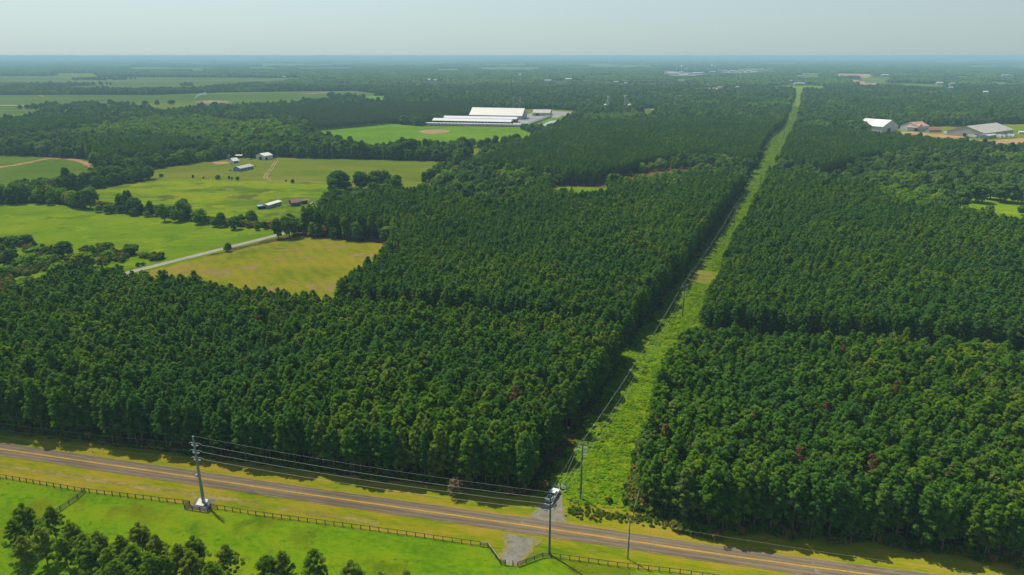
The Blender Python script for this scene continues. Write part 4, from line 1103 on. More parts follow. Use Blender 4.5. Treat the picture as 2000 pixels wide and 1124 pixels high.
# B: dead-end pole beside the lower fence corner; C: braced-post pole behind the truck
pb = pole_empty(XB, YB, 'grey steel dead-end pole standing at the black fence corner by the drive', math.atan2(roaddir.y, roaddir.x))
MB().tube([(0, 0, 0), (0, 0, HB * .5), (0, 0, HB)], [.30, .24, .17], 10).build('shaft', M['polegrey'], pb)
ARM_B = []
for k, z in enumerate((HB - 1.3, HB - 2.9, HB - 4.5)):
    ins = MB().tube([(-.15, 0, z), (-1.5, .1, z + .12)], [.05, .05], 6)
    for q in range(6): ins.tube([(-.4 - .18 * q, .03, z + .02 + .014 * q), (-.47 - .18 * q, .03, z + .03 + .014 * q)], [.15, .15], 8)
    ins.build('insulator', M['insul'], pb)
    br = MB().tube([(-1.5, .1, z + .12), (-1.35, .25, z - .55), (-.75, .45, z - .75), (-.1, .5, z - .35)], .035, 5)
    br.build('jumper_loop', M['wire'], pb)
    i2 = MB().tube([(0, .1, z - .2), (.45, 1.25, z - .05)], [.05, .05], 6)
    for q in range(5): i2.tube([(.08 + .07 * q, .3 + .18 * q, z - .17 + .02 * q), (.105 + .07 * q, .37 + .18 * q, z - .165 + .02 * q)], [.14, .14], 8)
    i2.build('insulator', M['insul'], pb)
    ARM_B.append((Vector((-1.5, .1, z + .12)), Vector((.45, 1.25, z - .05)), z))
MB().bar((0, 0, HB), (0, 0, HB + 1.2), .04).build('lightning_rod', M['polegrey'], pb)
def clearing_pole(x, y, h, label, near=True, group='poles along the clearing'):
    p = pole_empty(x, y, label, math.atan2(rowdir.y, rowdir.x), group)
    k = 10 if near else 6
    MB().tube([(0, 0, 0), (0, 0, h * .5), (0, 0, h)], [.27, .215, .15], k).build('shaft', M['polegrey'], p)
    MB().bar((0, 0, h), (0, 0, h + 1.9), .045, 5).build('lightning_rod', M['polegrey'], p)
    arms = []
    for j, (sy, z) in enumerate(((-1, h - .9), (1, h - 2.0), (-1, h - 3.1))):
        e = Vector((0, sy * 1.45, z + .15))
        a = MB().tube([(0, sy * .1, z), (0, sy * .8, z + .1), e], [.06, .055, .05], 6)
        a.bar((0, sy * .12, z - .85), (0, sy * 1.35, z + .02), .045)
        if near:
            for q in range(5): a.tube([(0, sy * (.45 + .17 * q), z + .06 + .015 * q), (0, sy * (.52 + .17 * q), z + .067 + .015 * q)], [.16, .16], 8)
        a.build('insulator_arm', M['insul'], p)
        if near:
            MB().tube([tuple(e), (.35, sy * 1.2, z + .85), (.1, sy * .35, z + .95)], .03, 4).build('guard_loop', M['insul'], p)
        arms.append(e)
    return p, arms
p1, a1 = clearing_pole(X1, Y1, H1, 'dark steel pole in the weeds just behind the parked pickup, nearest in the clearing')
MB().box(-.42, -.1, -.5, -.18, .3, 1.6).build('meter_box', M['insul'], p1)
RPOLES = [(1333, 618, 'second pole up the clearing, beside the dry grass band'), (1433, 446, 'third pole up the clearing from the road'), (1485, 363, 'fourth pole up the clearing from the road'), (1517, 296, 'fifth pole up the clearing, near the far bend of the stand'), (1530, 270.5, 'sixth pole up the clearing from the road'), (1541, 257, 'seventh pole up the clearing, at the pale dirt crossing'), (1547, 239, 'eighth pole up the clearing from the road'), (1553, 216, 'last pole visible far up the clearing')]
chain = [(p1, a1)]
for px, py, lb in RPOLES:
    x, y = g(px, py)
    chain.append(clearing_pole(x, y, 16.5, lb, False))
clearing_pole(*g(1407, 430), 14.5, 'pole standing close to the pine edge on the left side of the clearing', False)
names = ['upper', 'middle', 'lower']
for k in range(3):
    wire(wpt(ARM_B[k][1], pb), wpt(a1[k], p1), .25, .035, '%s wire crossing the road from the corner pole to the weed pole' % names[k], WG2, 8)
for i in range(len(chain) - 1):
    for k in range(3):
        wire(wpt(chain[i][1][k], chain[i][0]), wpt(chain[i + 1][1][k], chain[i + 1][0]), 2.2, .032, '%s wire between the %s and %s poles up the clearing' % (names[k], ordn[i], ordn[i + 1]), WG2)
    wire(Vector(chain[i][0].location) + Vector((0, 0, 18.2)), Vector(chain[i + 1][0].location) + Vector((0, 0, 18.0)), 1.8, .022, 'thin topmost wire between the %s and %s poles up the clearing' % (ordn[i], ordn[i + 1]), WG2)
wire(Vector((XB, YB, HB + 1.2)), Vector((X1, Y1, H1 + 1.8)), .15, .022, 'thin topmost wire from the corner pole over the pickup', WG2, 8)
for k in range(3):
    eA = [e for kk, sx, e in ARM_A if kk == k and sx == 1][0]; eW = [e for kk, sx, e in ARM_A if kk == k and sx == -1][0]
    wire(wpt(eA, pa), wpt(ARM_B[k][0], pb), 1.0, .038, '%s heavy wire above the road between the tall pole and corner pole' % names[k], WG1, 24)
    q = wpt(eW, pa) - roaddir * 120; q.z += 1.0
    wire(wpt(eW, pa), q, 1.9, .038, '%s heavy wire leaving the tall pole towards the left edge' % names[k], WG1, 24)
    s = Vector((XB, YB, ARM_B[k][2])); wire(s + Vector((-.3, -.4, -.4)), s - rowdir * 150 + rown * (.7 * k - .7) + Vector((0, 0, -.8)), 1.6, .030, '%s wire running down from the corner pole over the pasture' % names[k], WG2, 24)
wire((XA, YA, HA), (XB, YB, HB + .6), .9, .022, 'thin topmost wire from the tall pole to the corner pole', WG1, 24)
wire((XA, YA, HA), tuple(Vector((XA, YA, HA + .8)) - roaddir * 120), 1.4, .022, 'thin topmost wire leaving the tall pole leftwards', WG1, 24)
wire((XB, YB, HB + .2), tuple(Vector((XB, YB, HB - 1)) - rowdir * 150 - rown * 1.6), 1.5, .022, 'thin top wire running down over the pasture', WG2, 24)
# wood pole by the road with its guyed stub
XD, YD = g(1226, 1092); HD = 11.0
pd_ = pole_empty(XD, YD, 'thin wooden pole on the verge right of the corner pole', math.atan2(rowdir.y, rowdir.x))
MB().tube([(0, 0, 0), (0, 0, HD * .5), (0, 0, HD)], [.17, .145, .11], 9).build('shaft', M['wood'], pd_)
MB().bar((-.1, -.9, HD - .35), (-.1, .9, HD - .35), .06, 4).build('crossarm', M['wood'], pd_)
for sy in (-.8, .8): MB().tube([(-.1, sy, HD - .3), (-.1, sy, HD)], [.07, .04], 6).build('insulator', M['insul'], pd_)
MB().tube([(.22, .1, 6.0), (.22, .1, 6.9)], [.17, .17], 8).build('transformer', M['insul'], pd_)
ring = MB(); ring.tube([(math.cos(a) * .42, -.15, 3.3 + math.sin(a) * .42) for a in np.linspace(0, 6.283, 13)], .05, 4, False); ring.build('cable_coil', M['polegrey'], pd_)
XE, YE = g(1243, 990)
pe = pole_empty(XE, YE, 'leaning wooden stub pole at the pine edge right of the weeds', 0)
MB().tube([(0, 0, 0), (.75, .1, 6.4)], [.14, .10], 8).build('shaft', M['wood'], pe)
wire((XD, YD, HD), (XE + .75, YE + .1, 6.3), .2, .025, 'short guy wire from the thin wooden pole to the leaning stub', WG1, 8)
wire((XD, YD, HD - .2), tuple(Vector((XD, YD, HD)) + roaddir * 130), 1.5, .022, 'service wire leaving the thin wooden pole to the right', WG1)
wire((XD, YD, HD - .2), tuple(wpt(Vector((0, 0, HB - 6.5)), pb)), .5, .022, 'service wire between thin wooden pole and corner pole', WG1, 12)
wire((XD, YD, HD - .6), tuple(Vector((XD - 8, YD - 60, 7.5))), 1.0, .022, 'service wire from the thin wooden pole down over the pasture', WG1, 14)
# warning sign on the far verge
sg = empty('road_sign', (*g(180, 881), -.05), math.atan2(roaddir.y, roaddir.x), 'orange diamond warning sign on the far verge below the left stand', 'road sign')
MB().bar((0, 0, 0), (0, 0, 2.5), .04, 5).build('post', M['steel'], sg)
MB().add([(0, -.06, 1.55), (.62, -.06, 2.17), (0, -.06, 2.79), (-.62, -.06, 2.17), (0, -.02, 1.55), (.62, -.02, 2.17), (0, -.02, 2.79), (-.62, -.02, 2.17)], [(0, 1, 2, 3), (7, 6, 5, 4), (0, 4, 5, 1), (1, 5, 6, 2), (2, 6, 7, 3), (3, 7, 4, 0)]).build('panel', M['signorange'], sg)

# ------------------------------------------------------------------ fences: every post and rail its own piece
def resample(line, step):
    P = [Vector((*p, 0)) for p in line]; out = [P[0]]
    for a, b in zip(P, P[1:]):
        L = (b - a).length; k = max(1, round(L / step))
        for j in range(1, k + 1): out.append(a.lerp(b, j / k))
    return out
postme = MB().box(-.08, .08, -.08, .08, -.1, 1.35).mesh('fence_post'); postme.materials.append(M['fencewood'])
railme = MB().box(0, 1, -.03, .03, -.06, .06).mesh('fence_rail'); railme.materials.append(M['fencewood'])
railgrey = MB().box(0, 1, -.035, .035, -.08, .08).mesh('grey_rail'); railgrey.materials.append(M['fencegrey'])
def fence(line, label, step=2.5, rails=(1.27, .16), rm=None, toprail=None, group='black pasture fences'):
    P = resample(line, step)
    r = empty('fence', (P[0].x, P[0].y, 0), 0, label, 'fence', group)
    for i, p in enumerate(P):
        o = link('post', postme, None, r); o.location = p - P[0]
        if i + 1 < len(P):
            d = P[i + 1] - p
            for k, z in enumerate(rails):
                q = link('rail', (toprail if (toprail and k == 0) else rm or railme), None, r)
                q.location = p - P[0] + Vector((0, 0, z + random.uniform(-.015, .015))); q.rotation_euler = (0, 0, math.atan2(d.y, d.x)); q.scale = (d.length, 1, 1 if z > .3 else .7)
    return r
fence(FENCE_A, 'black post and rail fence along the verge, left of the tall steel pole', 2.45)
fence(FENCE_BOX, 'short black board fence boxing in the tall pole footing', 2.2, (1.25, .95, .65, .35))
fence(FENCE_B, 'long black post and rail fence between the tall pole and the drive', 2.45)
fence(FENCE_C, 'four-board fence slanting down left of the lower gravel drive', 2.3, (1.25, .95, .65, .35), None, railgrey)
fence(FENCE_D, 'four-board fence curving up right of the lower gravel drive', 2.3, (1.25, .95, .65, .35))
fence(FENCE_E, 'black post and rail fence running right from the corner pole', 2.45)
fence(FENCE_X, 'black cross fence running down from the verge to the young pines', 2.4, (1.25, .95, .65, .35))
fence(gs([(1113, 986), (1130, 989.5)]), 'short wire brace of two posts in the weeds beside the drive', 2.6, (1.1,))
def gate(p, q, label, mat, h=1.25):
    a = Vector((*g(*p), 0)); b = Vector((*g(*q), 0)); d = b - a; L = d.length
    r = empty('gate', a, math.atan2(d.y, d.x), label, 'gate')
    for z in (.25, .5, .75, 1.0, h): MB().bar((0.05, 0, z), (L - .05, 0, z), .035, 5).build('rail', mat, r)
    for x in (0.05, L / 2, L - .05): MB().bar((x, 0, .2), (x, 0, h), .04, 5).build('upright', mat, r)
    for x in (-.1, L + .1): MB().bar((x, 0, -.1), (x, 0, 1.6), .1, 6).build('gatepost', M['fencewood'], r)
gate((1075, 954), (1094, 955), 'dark blue green tube gate standing in the shade ahead of the pickup', M['blue'])
gate((1095.5, 955.3), (1106, 957.5), 'lighter tube gate leaf in the sun right of the pickup', M['insul'])
gate((987.5, 1104), (1001, 1105.5), 'grey metal gate across the foot of the lower drive', M['insul'])

# ------------------------------------------------------------------ pickup truck on the upper drive
def pickup():
    ax, ay = g(1071.5, 984); bx_, by_ = g(1088.5, 959)
    d = Vector((bx_ - ax, by_ - ay, 0)); rz = math.atan2(d.y, d.x)
    c = ((ax + bx_) / 2, (ay + by_) / 2, .03)
    r = empty('pickup_truck', c, rz, 'white crew cab pickup with dark open bed parked nose-up on the gravel drive', 'pickup truck')
    L = 2.95; w = .99
    # lower body, nose at +x
    side = [(-L, .55), (-L, 1.12), (-.95, 1.14), (-.95, 1.18), (1.25, 1.18), (2.55, 1.10), (2.88, .95), (2.95, .6), (2.6, .42), (-2.7, .42)]
    def slab(prof, y0, y1, inset=0):
        m = MB(); n = len(prof)
        m.add([(x, y0, z) for x, z in prof] + [(x, y1, z) for x, z in prof], [tuple(range(n)), tuple(range(2 * n - 1, n - 1, -1))] + [(i, n + i, n + (i + 1) % n, (i + 1) % n) for i in range(n)])
        return m
    hood = [(1.2, .45), (1.2, 1.18), (2.5, 1.10), (2.85, .97), (2.95, .62), (2.7, .42)]
    slab(hood, -w, w).build('hood', M['carwhite'], r)
    slab([(-.95, .45), (-.95, 1.16), (1.2, 1.18), (1.2, .45)], -w, w).build('body', M['carwhite'], r)
    cabin = MB()
    b0, b1 = .95, .78
    lo = [(-.93, -b0), (1.15, -b0), (1.15, b0), (-.93, b0)]; hi = [(-.75, -b1), (.45, -b1), (.45, b1), (-.75, b1)]
    cabin.add([(x, y, 1.17) for x, y in lo] + [(x, y, 1.86) for x, y in hi], [(0, 1, 5, 4), (1, 2, 6, 5), (2, 3, 7, 6), (3, 0, 4, 7), (4, 5, 6, 7)])
    cb = cabin.build('cab', M['glass'], r)
    MB().add([(x * 1.02, y * 1.02, 1.80) for x, y in hi] + [(x * .97, y * .96, 1.93) for x, y in hi], [(0, 1, 5, 4), (1, 2, 6, 5), (2, 3, 7, 6), (3, 0, 4, 7), (4, 5, 6, 7)]).build('roof', M['carwhite'], cb)
    for sy in (-1, 1):
        for (x0, x1) in ((-.86, -.68), (.02, .14)):
            MB().tube([(x0, sy * b0, 1.16), (x0 + .1, sy * (b1 + .02), 1.84)], .05, 4).build('pillar', M['carwhite'], cb)
    bed = MB().box(-L, -.98, -w, -w + .13, .5, 1.16).box(-L, -.98, w - .13, w, .5, 1.16).box(-L, -L + .1, -w + .13, w - .13, .5, 1.14)
    bd = bed.build('bed', M['carwhite'], r)
    MB().box(-L + .1, -.97, -w + .13, w - .13, .6, .70).build('bed_floor', M['bedliner'], bd)
    MB().box(-1.55, -1.0, -w + .16, w - .16, .72, 1.12).build('toolbox', M['bedliner'], bd)
    MB().box(-L - .16, -L - .01, -w + .05, w - .05, .42, .62).build('rear_bumper', M['chrome'], r)
    MB().box(2.93, 3.05, -w + .05, w - .05, .42, .66).build('front_bumper', M['chrome'], r)
    for sy in (-1, 1):
        MB().box(-L - .02, -L + .05, sy * .93 - .06, sy * .93 + .06, .72, 1.08).build('tail_light', M['redlamp'], r)
        MB().box(2.80, 2.93, sy * .8 - .13, sy * .8 + .13, .74, .9).build('headlight', M['chrome'], r)
        MB().box(.85, 1.05, sy * 1.02 - .02 * sy, sy * 1.24, 1.12, 1.32).build('mirror', M['carwhite'], r)
        for x in (-1.85, 1.85):
            wl = MB().tube([(x, sy * .80, .40), (x, sy * 1.0, .40)], .40, 14).build('wheel', M['tyre'], r)
            MB().tube([(x, sy * 1.0, .40), (x, sy * 1.015, .40)], .24, 10).build('rim', M['chrome'], wl)
pickup()

# ------------------------------------------------------------------ buildings
def wallquad(mb, a, b, z0, z1): mb.add([(*a, z0), (*b, z0), (*b, z1), (*a, z1)], [(0, 1, 2, 3)])
def gable(name, p, q, width, eave, ridge, roofm, wallm, label, cat='building', group=None, over=.5, openings=(), panes=0, split=None):
    """a gabled building: p -> q is the foot of its long front wall, width goes to the back"""
    a = Vector((*p, 0)); b = Vector((*q, 0)); d = b - a; L = d.length
    r = empty(name, (a.x, a.y, -.1), math.atan2(d.y, d.x), label, cat, group)
    W_ = width
    w = MB(); w.prism([(0, 0), (W_, 0), (W_, eave), (W_ / 2, ridge - .12), (0, eave)], 0, L)
    w.build('wall', wallm, r)
    sl = (ridge - eave) / (W_ / 2)
    t = .18
    for s, m_ in ((0, roofm if not isinstance(roofm, tuple) else roofm[0]), (1, roofm if not isinstance(roofm, tuple) else roofm[1])):
        y0, y1 = (-over, W_ / 2) if s == 0 else (W_ / 2, W_ + over)
        z0, z1 = (eave - over * sl, ridge) if s == 0 else (ridge, eave - over * sl)
        xs = [(-over, L + over)] if not split else [(-over, L * split), (L * split, L + over)]
        for j, (x0, x1) in enumerate(xs):
            mm = m_ if not split else (roofm[j])
            rf = MB().add([(x0, y0, z0), (x1, y0, z0), (x1, y1, z1), (x0, y1, z1), (x0, y0, z0 + t), (x1, y0, z0 + t), (x1, y1, z1 + t), (x0, y1, z1 + t)], [(0, 3, 2, 1), (4, 5, 6, 7), (0, 1, 5, 4), (1, 2, 6, 5), (2, 3, 7, 6), (3, 0, 4, 7)])
            ro = rf.build('roof', mm, r)
            if panes and s == 0 and L > 15:
                n = int(L / panes)
                for k in range(1, n):
                    x = x0 + (x1 - x0) * k / n
                    rb = MB().add([(x - .12, y0, z0 + t), (x + .12, y0, z0 + t), (x + .12, y1, z1 + t), (x - .12, y1, z1 + t), (x - .12, y0, z0 + t + .1), (x + .12, y0, z0 + t + .1), (x + .12, y1, z1 + t + .1), (x - .12, y1, z1 + t + .1)], [(4, 5, 6, 7), (0, 1, 5, 4), (1, 2, 6, 5), (3, 0, 4, 7)])
                    rb.build('roof_seam', mm, ro)
    for (kind, face, u, wd, z0, z1) in openings:
        th = .06
        if face == 'front': m = MB().box(u, u + wd, -th, -.003, z0, z1)
        elif face == 'left': m = MB().box(-th, -.003, u, u + wd, z0, z1)
        else: m = MB().box(L + .003, L + th, u, u + wd, z0, z1)
        m.build(kind, M['dark'] if kind == 'door' else M['glass'] if kind == 'window' else M['white'], r)
    return r
def winrow(L, n, z0=1.5, z1=2.6, w=1.0): return [('window', 'front', L * (k + .5) / n - w / 2, w, z0, z1) for k in range(n)]
# the farm
gable('mobile_home', g(525, 408.5), g(550, 400.5), 5.6, 3.0, 3.8, M['creamroof'], M['greywall'], 'long pale mobile home in the rough field left of the maroon cabin', 'mobile home', openings=winrow(17, 5) + [('door', 'front', 8, 1, .4, 2.4)])
r_ = empty('carport', (*g(505, 410), 0), .55, 'low blue grey carport at the end of the long mobile home', 'shed')
MB().box(0, 7.5, 0, 6, 2.5, 2.7).build('roof', M['blue'], r_)
for x in (.2, 3.7, 7.3):
    for y in (.2, 5.8): MB().box(x - .1, x + .1, y - .1, y + .1, -.1, 2.5).build('post', M['brown'], r_)
MB().box(.5, 7, 1, 5.4, 0, 1.5).build('stored_load', M['dark'], r_)
gable('cabin', g(571, 404), g(587.5, 402), 7.0, 3.2, 5.2, M['maroon'], M['brown'], 'small brown cabin with a maroon roof and porch', 'cabin', openings=[('window', 'front', 1.5, 1.2, 1.2, 2.4), ('window', 'front', 5.2, 1.2, 1.2, 2.4), ('door', 'left', 3, 1, .3, 2.4)])
pr = empty('porch_deck', (*g(562, 403.5), 0), .3, 'red brown wooden porch deck beside the maroon cabin', 'deck')
MB().box(0, 5, 0, 5, .5, .7).build('deck', M['maroon'], pr)
for x in (.1, 4.9):
    for y in (.1, 4.9): MB().box(x - .08, x + .08, y - .08, y + .08, -.1, 1.6).build('post', M['brown'], pr)
for y in (.1, 4.9): MB().box(.18, 4.82, y - .05, y + .05, 1.4, 1.5).build('handrail', M['brown'], pr)
gable('garden_shed', g(590.5, 399.5), g(601, 398), 5.0, 2.9, 3.6, M['brown'], M['brown'], 'small brown shed right of the maroon cabin', 'shed', openings=[('door', 'front', 2, 1.5, .1, 2.2)])
cm = empty('camper_trailer', (*g(627, 401.5), 0), .35, 'white camper trailer half hidden by pines right of the sheds', 'camper')
MB().prism([(0, .7), (2.6, .7), (2.6, 2.9), (2.3, 3.2), (.3, 3.2), (0, 2.9)], 0, 9).build('body', M['white'], cm)
for x in (3, 6): MB().box(x, x + 1.3, -.05, -.003, 1.6, 2.3).build('window', M['glass'], cm)
for y in (.05, 2.25): MB().tube([(4.5, y, .4), (4.5, y + .3, .4)], .4, 10).build('wheel', M['tyre'], cm)
gable('farmhouse', g(470, 335.5), g(495.5, 330), 9.5, 3.2, 5.0, M['greyroof'], M['blue'], 'single storey grey blue farmhouse alone in the farmyard field', 'house', openings=winrow(26, 5) + [('door', 'front', 12, 1.2, .3, 2.4)])
gable('barn', g(517, 313.5), g(533, 311), 14, 5.0, 7.4, M['whitemetal'], M['white'], 'white metal barn at the head of the dirt track', 'barn', openings=[('door', 'left', 4, 4.5, 0, 3.6), ('door', 'front', 1.5, 3, 0, 3)])
gable('lean_to', g(506, 312.5), g(516.5, 312), 7, 2.8, 3.4, M['whitemetal'], M['tanwall'], 'low lean-to shed left of the white barn', 'shed')
gable('canopy_shelter', g(456, 319.5), g(467, 318), 8, 2.6, 5.4, (M['white'], M['rust']), M['white'], 'white peaked canopy shelter in front of the farm sheds', 'shelter', openings=[('door', 'front', 1, 5, 0, 2.2)])
SH = [(433, 442, 'rust', 'brown', 'rusty roofed farm shed, leftmost by the wood'), (443.5, 449, 'white', 'white', 'white box shed, left one of the pair by the wood'), (452.5, 457, 'white', 'white', 'white box shed, right one of the pair by the wood'), (459, 473, 'greyroof', 'dark', 'long dark open shed by the wood behind the canopy')]
for x0, x1, rm, wm, lb in SH: gable('farm_shed', g(x0, 309.3), g(x1, 309.1), 6, 2.8, 3.8, M[rm], M[wm], lb, 'shed', over=.3)
def car(px, py, rz, mat, label):
    r = empty('parked_car', (*g(px, py), .06), rz, label, 'car')
    b = MB(); prof = [(-2.2, .35), (-2.25, .8), (-1.3, .95), (1.0, .92), (2.1, .78), (2.25, .4)]
    n = len(prof); b.add([(x, -.88, z) for x, z in prof] + [(x, .88, z) for x, z in prof], [tuple(range(n)), tuple(range(2 * n - 1, n - 1, -1))] + [(i, n + i, n + (i + 1) % n, (i + 1) % n) for i in range(n)])
    b.build('body', mat, r)
    c = MB().add([(-1.5, -.8, .93), (1.0, -.8, .93), (1.0, .8, .93), (-1.5, .8, .93), (-1.0, -.62, 1.45), (.4, -.62, 1.45), (.4, .62, 1.45), (-1.0, .62, 1.45)], [(0, 1, 5, 4), (1, 2, 6, 5), (2, 3, 7, 6), (3, 0, 4, 7), (4, 5, 6, 7)])
    c.build('cabin', M['glass'], r)
    MB().box(-1.0, .4, -.6, .6, 1.455, 1.50).build('roof', mat, r)
    for x in (-1.35, 1.4):
        for sy in (-1, 1): MB().tube([(x, sy * .7, .33), (x, sy * .9, .33)], .33, 10).build('wheel', M['tyre'], r)
car(464, 331, .4, M['carwhite'], 'pale car parked just left of the grey blue farmhouse')
car(451, 334, .2, M['cargrey'], 'grey car parked alone on the grass left of the farmhouse')
car(490, 312, 1.2, M['cargrey'], 'dark car parked by the trees left of the white barn')
car(611, 399, .9, M['carwhite'], 'small white vehicle beside the brown shed and camper')
# irrigation plume in the far crop
pl = MB(); x, y = g(379, 193)
pl.tube([(x, y, .3), (x + 8, y + 14, 9), (x + 20, y + 36, 13)], [.7, 2.0, 3.2], 8); 
m_, nt_, out_ = newmat('water_spray')
d_ = nt_.nodes.new('ShaderNodeBsdfDiffuse'); d_.inputs['Color'].default_value = (.75, .8, .82, 1)
t_ = nt_.nodes.new('ShaderNodeBsdfTransparent'); mx_ = nt_.nodes.new('ShaderNodeMixShader'); mx_.inputs[0].default_value = .3
nt_.links.new(t_.outputs[0], mx_.inputs[1]); nt_.links.new(d_.outputs[0], mx_.inputs[2]); nt_.links.new(mx_.outputs[0], out_.inputs['Surface'])
tag(pl.build('water_spray', m_), 'white plume of irrigation water above the far crop field', 'spray', kind='stuff')

# the factory
gable('factory_hall', g(917, 232.2), g(1019, 234.4), 46, 7.5, 19.5, (M['creamroof'], M['creamroof']), M['greywall'], 'huge hall with a pale cream roof behind the long sheds', 'warehouse', over=.8, panes=8)
def flatshed(p, q, width, h, roofm, label, nb=20, name='long_shed'):
    a = Vector((*p, 0)); b = Vector((*q, 0)); d = b - a; L = d.length
    r = empty(name, (a.x, a.y, -.1), math.atan2(d.y, d.x), label, 'shed')
    MB().add([(-1, -1, h), (L + 1, -1, h), (L + 1, width / 2, h + 3.2), (-1, width / 2, h + 3.2), (-1, width + 1, h), (L + 1, width + 1, h), (-1, -1, h - .4), (L + 1, -1, h - .4)], [(0, 1, 2, 3), (3, 2, 5, 4), (6, 7, 1, 0), (0, 3, 4), (1, 5, 2)]).build('roof', roofm, r)
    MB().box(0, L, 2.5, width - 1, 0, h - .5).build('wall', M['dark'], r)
    pm = MB().box(-.25, .25, 0, .5, 0, h - .4).mesh('post'); pm.materials.append(M['insul'])
    for k in range(nb + 1):
        o = link('post', pm, None, r); o.location = (L * k / nb, 0, 0)
    return r
flatshed(g(845, 243.3), g(997, 246.6), 22, 7.0, M['whitemetal'], 'long low open shed with a white roof, nearer of the two', 24)
flatshed(g(861, 237.3), g(1008, 240.2), 18, 6.5, M['whitemetal'], 'long low open shed with a white roof in front of the hall', 20)
tm = MB().box(0, 2.7, 0, 13, 1.1, 4.1).mesh('trailer_body'); tm.materials.append(M['whitemetal'])
tw = MB().tube([(.2, 10.5, .55), (2.5, 10.5, .55)], .55, 8).tube([(.2, 11.8, .55), (2.5, 11.8, .55)], .55, 8).mesh('trailer_wheel'); tw.materials.append(M['tyre'])
def trailer(p, rz, lb, gp):
    r = empty('box_trailer', (*p, .1), rz, lb, 'trailer', gp)
    link('body', tm, None, r); link('wheel', tw, None, r)
for k in range(27):
    t = k / 26; p = g(825 + 189 * t, 245.2 + 3.2 * t)
    for j in range(2):
        trailer((p[0] + j * 2.85, p[1]), -.2, 'white box trailer, %s from the left in the long row before the sheds' % nth(2 * k + j + 1), 'box trailers parked before the sheds')
for k in range(15):
    t = k / 14; p = g(1018 + 46 * t, 247.5 - 17 * t)
    trailer(p, -1.0 - .3, 'white box trailer, %s from the front in the slanting row right of the sheds' % nth(k + 1), 'box trailers at the right of the yard')
gable('workshop', g(1040, 226.5), g(1074, 227), 34, 6, 11, M['greyroof'], M['tanwall'], 'grey workshop right of the huge hall', 'warehouse', openings=[('door', 'front', 6, 7, 0, 5)])
gable('store_shed', g(880, 229.5), g(906, 222.5), 14, 5, 6.5, M['greyroof'], M['dark'], 'narrow dark shed left of the huge hall', 'shed')
for k in range(4): trailer(g(868 + 5 * k, 228.5 - 1.7 * k), -.6, 'white box trailer, %s from the front in the short line left of the hall' % nth(k + 1), 'box trailers at the left of the yard')
fr = empty('conveyor', (*g(1003, 221), 0), 0, 'pale lattice conveyor frame rising behind the hall roof', 'conveyor')
for x in (0, 14):
    for dx in (-2, 2): MB().bar((x + dx, 0, 0), (x + dx * .3, 0, 34), .3, 4).build('tower_leg', M['insul'], fr)
MB().bar((-16, 0, 14), (0, 0, 33), .4, 4).build('chute', M['insul'], fr); MB().bar((0, 0, 33), (26, 0, 16), .4, 4).build('chute', M['insul'], fr)
# grain elevators
def elevator(px, py, label, tall, bins):
    x, y = g(px, py); r = empty('grain_elevator', (x, y, 0), 0, label, 'grain elevator')
    leg = MB()
    for dx in (-1.5, 1.5):
        for dy in (-1.5, 1.5): leg.bar((dx, dy, 0), (dx, dy, tall), .45, 4)
    for z in np.arange(4, tall, 4): leg.bar((-1.5, -1.5, z), (1.5, -1.5, z + 3.5), .3, 4)
    leg.build('elevator_leg', M['white'], r)
    MB().box(-2.2, 2.2, -2, 2, tall, tall + 3).build('head_house', M['white'], r)
    for bx0, rad, h in bins:
        b = MB().tube([(bx0, 0, 0), (bx0, 0, h), (bx0, 0, h + rad * .55)], [rad, rad, .4], 16).build('grain_bin', M['white'], r)
        for q in range(3): MB().tube([(bx0, 0, h * (q + 1) / 4), (bx0, 0, h * (q + 1) / 4 + .3)], rad + .12, 16).build('band', M['greywall'], b)
        MB().bar((0, 0, tall), (bx0, 0, h + rad * .5), .5, 5).build('spout', M['white'], r)
    return r
elevator(1187, 219, 'left grain elevator with a slim tower above the pine tops', 30, [(-5.5, 3.4, 15), (6, 4.5, 9)])
elevator(1220, 219, 'right grain elevator with one round steel bin', 31, [(10, 4.4, 15)])
gable('elevator_shed', g(1180, 222), g(1204, 222), 12, 5, 7, M['rust'], M['tanwall'], 'low rust roofed shed between the grain elevators', 'shed')
gable('brick_house', g(1273, 220), g(1285, 220), 12, 4, 6, M['rust'], M['red'], 'small red house right of the grain elevators', 'house')
# right-hand warehouses
gable('white_warehouse', g(1672, 255.5), g(1722, 260), 45, 9.5, 18.5, (M['creamroof'], M['brightroof']), M['whitemetal'], 'white gabled warehouse with a bright roof half behind the pines', 'warehouse', over=.6, split=.42, openings=[('door', 'right', 16, 8, 0, 6)])
cw = empty('conveyor', (*g(1736, 247), 0), 0, 'thin lattice tower behind the white warehouse', 'conveyor')
for dx in (-1.2, 1.2): MB().bar((dx, 0, 0), (dx, 0, 27), .25, 4).build('tower_leg', M['insul'], cw)
for z in range(3, 27, 4): MB().bar((-1.2, 0, z), (1.2, 0, z + 3), .15, 4).build('brace', M['insul'], cw)
gable('tin_shed', g(1771, 256), g(1790, 257.4), 26, 6, 10.5, (M['rust'], M['greyroof']), M['whitemetal'], 'pale tin shed with a rust patched roof, left of the taller tin barn', 'shed', openings=[('door', 'front', 11, 5, 0, 5)])
gable('tin_barn', g(1791, 257.2), g(1814, 255.6), 30, 7.5, 13.5, (M['rust'], M['greyroof']), M['whitemetal'], 'taller tin barn with a rust patched roof and side wing', 'barn', openings=[('door', 'front', 2, 3, 0, 3)])
gable('red_shed', g(1815, 258.6), g(1838, 258.2), 9, 3.2, 5.8, M['red'], M['blue'], 'small red roofed shed beside the clay yard', 'shed')
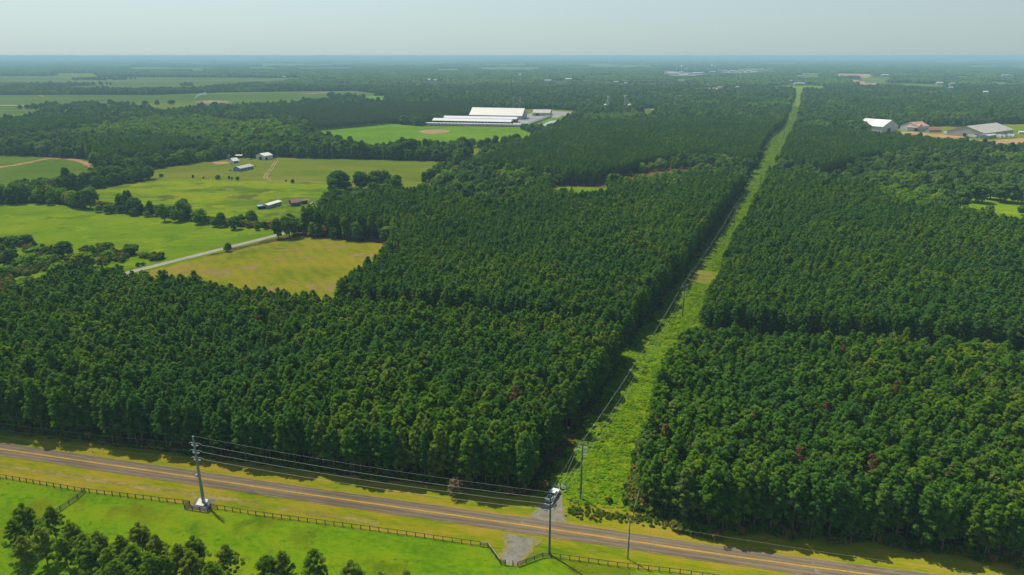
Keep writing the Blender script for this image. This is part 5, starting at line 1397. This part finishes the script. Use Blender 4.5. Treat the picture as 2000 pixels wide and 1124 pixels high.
gable('grey_warehouse', g(1883, 262.0), g(1922, 269.8), 62, 6.5, 14.5, (M['greyroof'], M['greyroof']), M['tanwall'], 'large grey roofed warehouse at the right border above the pines', 'warehouse', openings=[('door', 'front', 8, 5, 0, 5), ('door', 'front', 18, 5, 0, 5)]) if False else None
# its ridge runs away from the clay yard, its gable faces the camera
def grey_wh():
    a = Vector((*g(1921, 270.5), 0)); b = Vector((*g(1978, 262.5), 0))
    d = (b - a); L = d.length
    return gable('grey_warehouse', (a.x, a.y), (b.x, b.y), 52, 7.0, 15.5, M['greyroof'], M['tanwall'], 'large grey roofed warehouse at the right border above the pines', 'warehouse', panes=10, openings=[('door', 'left', 8, 4.5, 0, 5), ('door', 'left', 24, 4.5, 0, 5), ('door', 'front', 6, 5, 0, 5)])
grey_wh()
gable('white_cover', g(1864, 263.6), g(1880, 263.2), 9, 3.5, 4.3, M['brightroof'], M['white'], 'white roofed open cover left of the grey warehouse', 'shelter')
gable('side_annex', g(1930, 272), g(1946, 269), 12, 4.5, 5.5, M['greyroof'], M['greywall'], 'low annex in front of the grey warehouse', 'shed')
for k, (px, py, rz) in enumerate(((1955, 271, .3), (1963, 270, .2), (1972, 270.5, .5), (1980, 269, .1), (1855, 264.5, .2), (1906, 270.5, .4))):
    trailer(g(px, py), rz, ['rusty trailer parked by the grey warehouse, %s from the left' % ordn[k], ''][0], 'trailers around the grey warehouse')
gable('far_white_shed', g(1990, 262), g(2003, 262.5), 8, 3.2, 4.0, M['white'], M['white'], 'white roof at the right border beyond the trailers', 'shed')
gable('hidden_house', g(913, 291.5, 0), g(923, 291.0, 0), 9, 3.2, 5, M['white'], M['white'], 'white roofed house among trees below the factory lawn', 'house')
# far landmarks
def water_tower(px, py, h, rad, label):
    x, y = g(px, py); r = empty('water_tower', (x, y, 0), 0, label, 'water tower')
    MB().tube([(0, 0, 0), (0, 0, h * .8)], rad * .28, 8).build('stem', M['white'], r)
    MB().tube([(0, 0, h - rad * 1.5), (0, 0, h - rad * .9), (0, 0, h - rad * .2), (0, 0, h + rad * .25), (0, 0, h + rad * .5)], [rad * .35, rad, rad * 1.05, rad * .7, .2], 12).build('tank', M['white'], r)
water_tower(1016, 160, 32, 6, 'small white water tower alone above the far woods')
water_tower(1331, 140.5, 42, 10, 'white water tower above the town, left of two')
water_tower(1390, 138.5, 42, 9, 'white water tower above the town, right of two')
for px, py, h, lb in ((1321, 141, 84, 'thin radio mast above the town, left one'), (1373, 140, 104, 'thin radio mast above the town, right one')):
    x, y = g(px, py); r = empty('radio_mast', (x, y, 0), 0, lb, 'mast')
    MB().tube([(0, 0, 0), (0, 0, h)], [1.1, .8], 4).build('mast', M['insul'], r)
for k, (px, py, w, rm) in enumerate(TOWN):
    s = depth(*g(px, py)) / F
    wd = w * s; a = g(px - w / 2, py)
    hh = min(14, 1.5 * s + 3.5)
    nb_ = 'left' if px < 1290 else 'centre' if px < 1480 else 'right'
    gable('town_building', a, (a[0] + wd, a[1] - wd * .05), max(10, min(wd * .5, 40)), hh, hh + 3, M['townpale'] if rm.startswith('white') else M[rm], M['townpale'], 'tiny pale far building above the woods at the %s, %s of them from left' % (nb_, ordn[sorted(range(len(TOWN)), key=lambda q: TOWN[q][0]).index(k)] if k < 99 and len(ordn) > 37 else 'one'), 'building', 'far buildings of the town', over=.3)
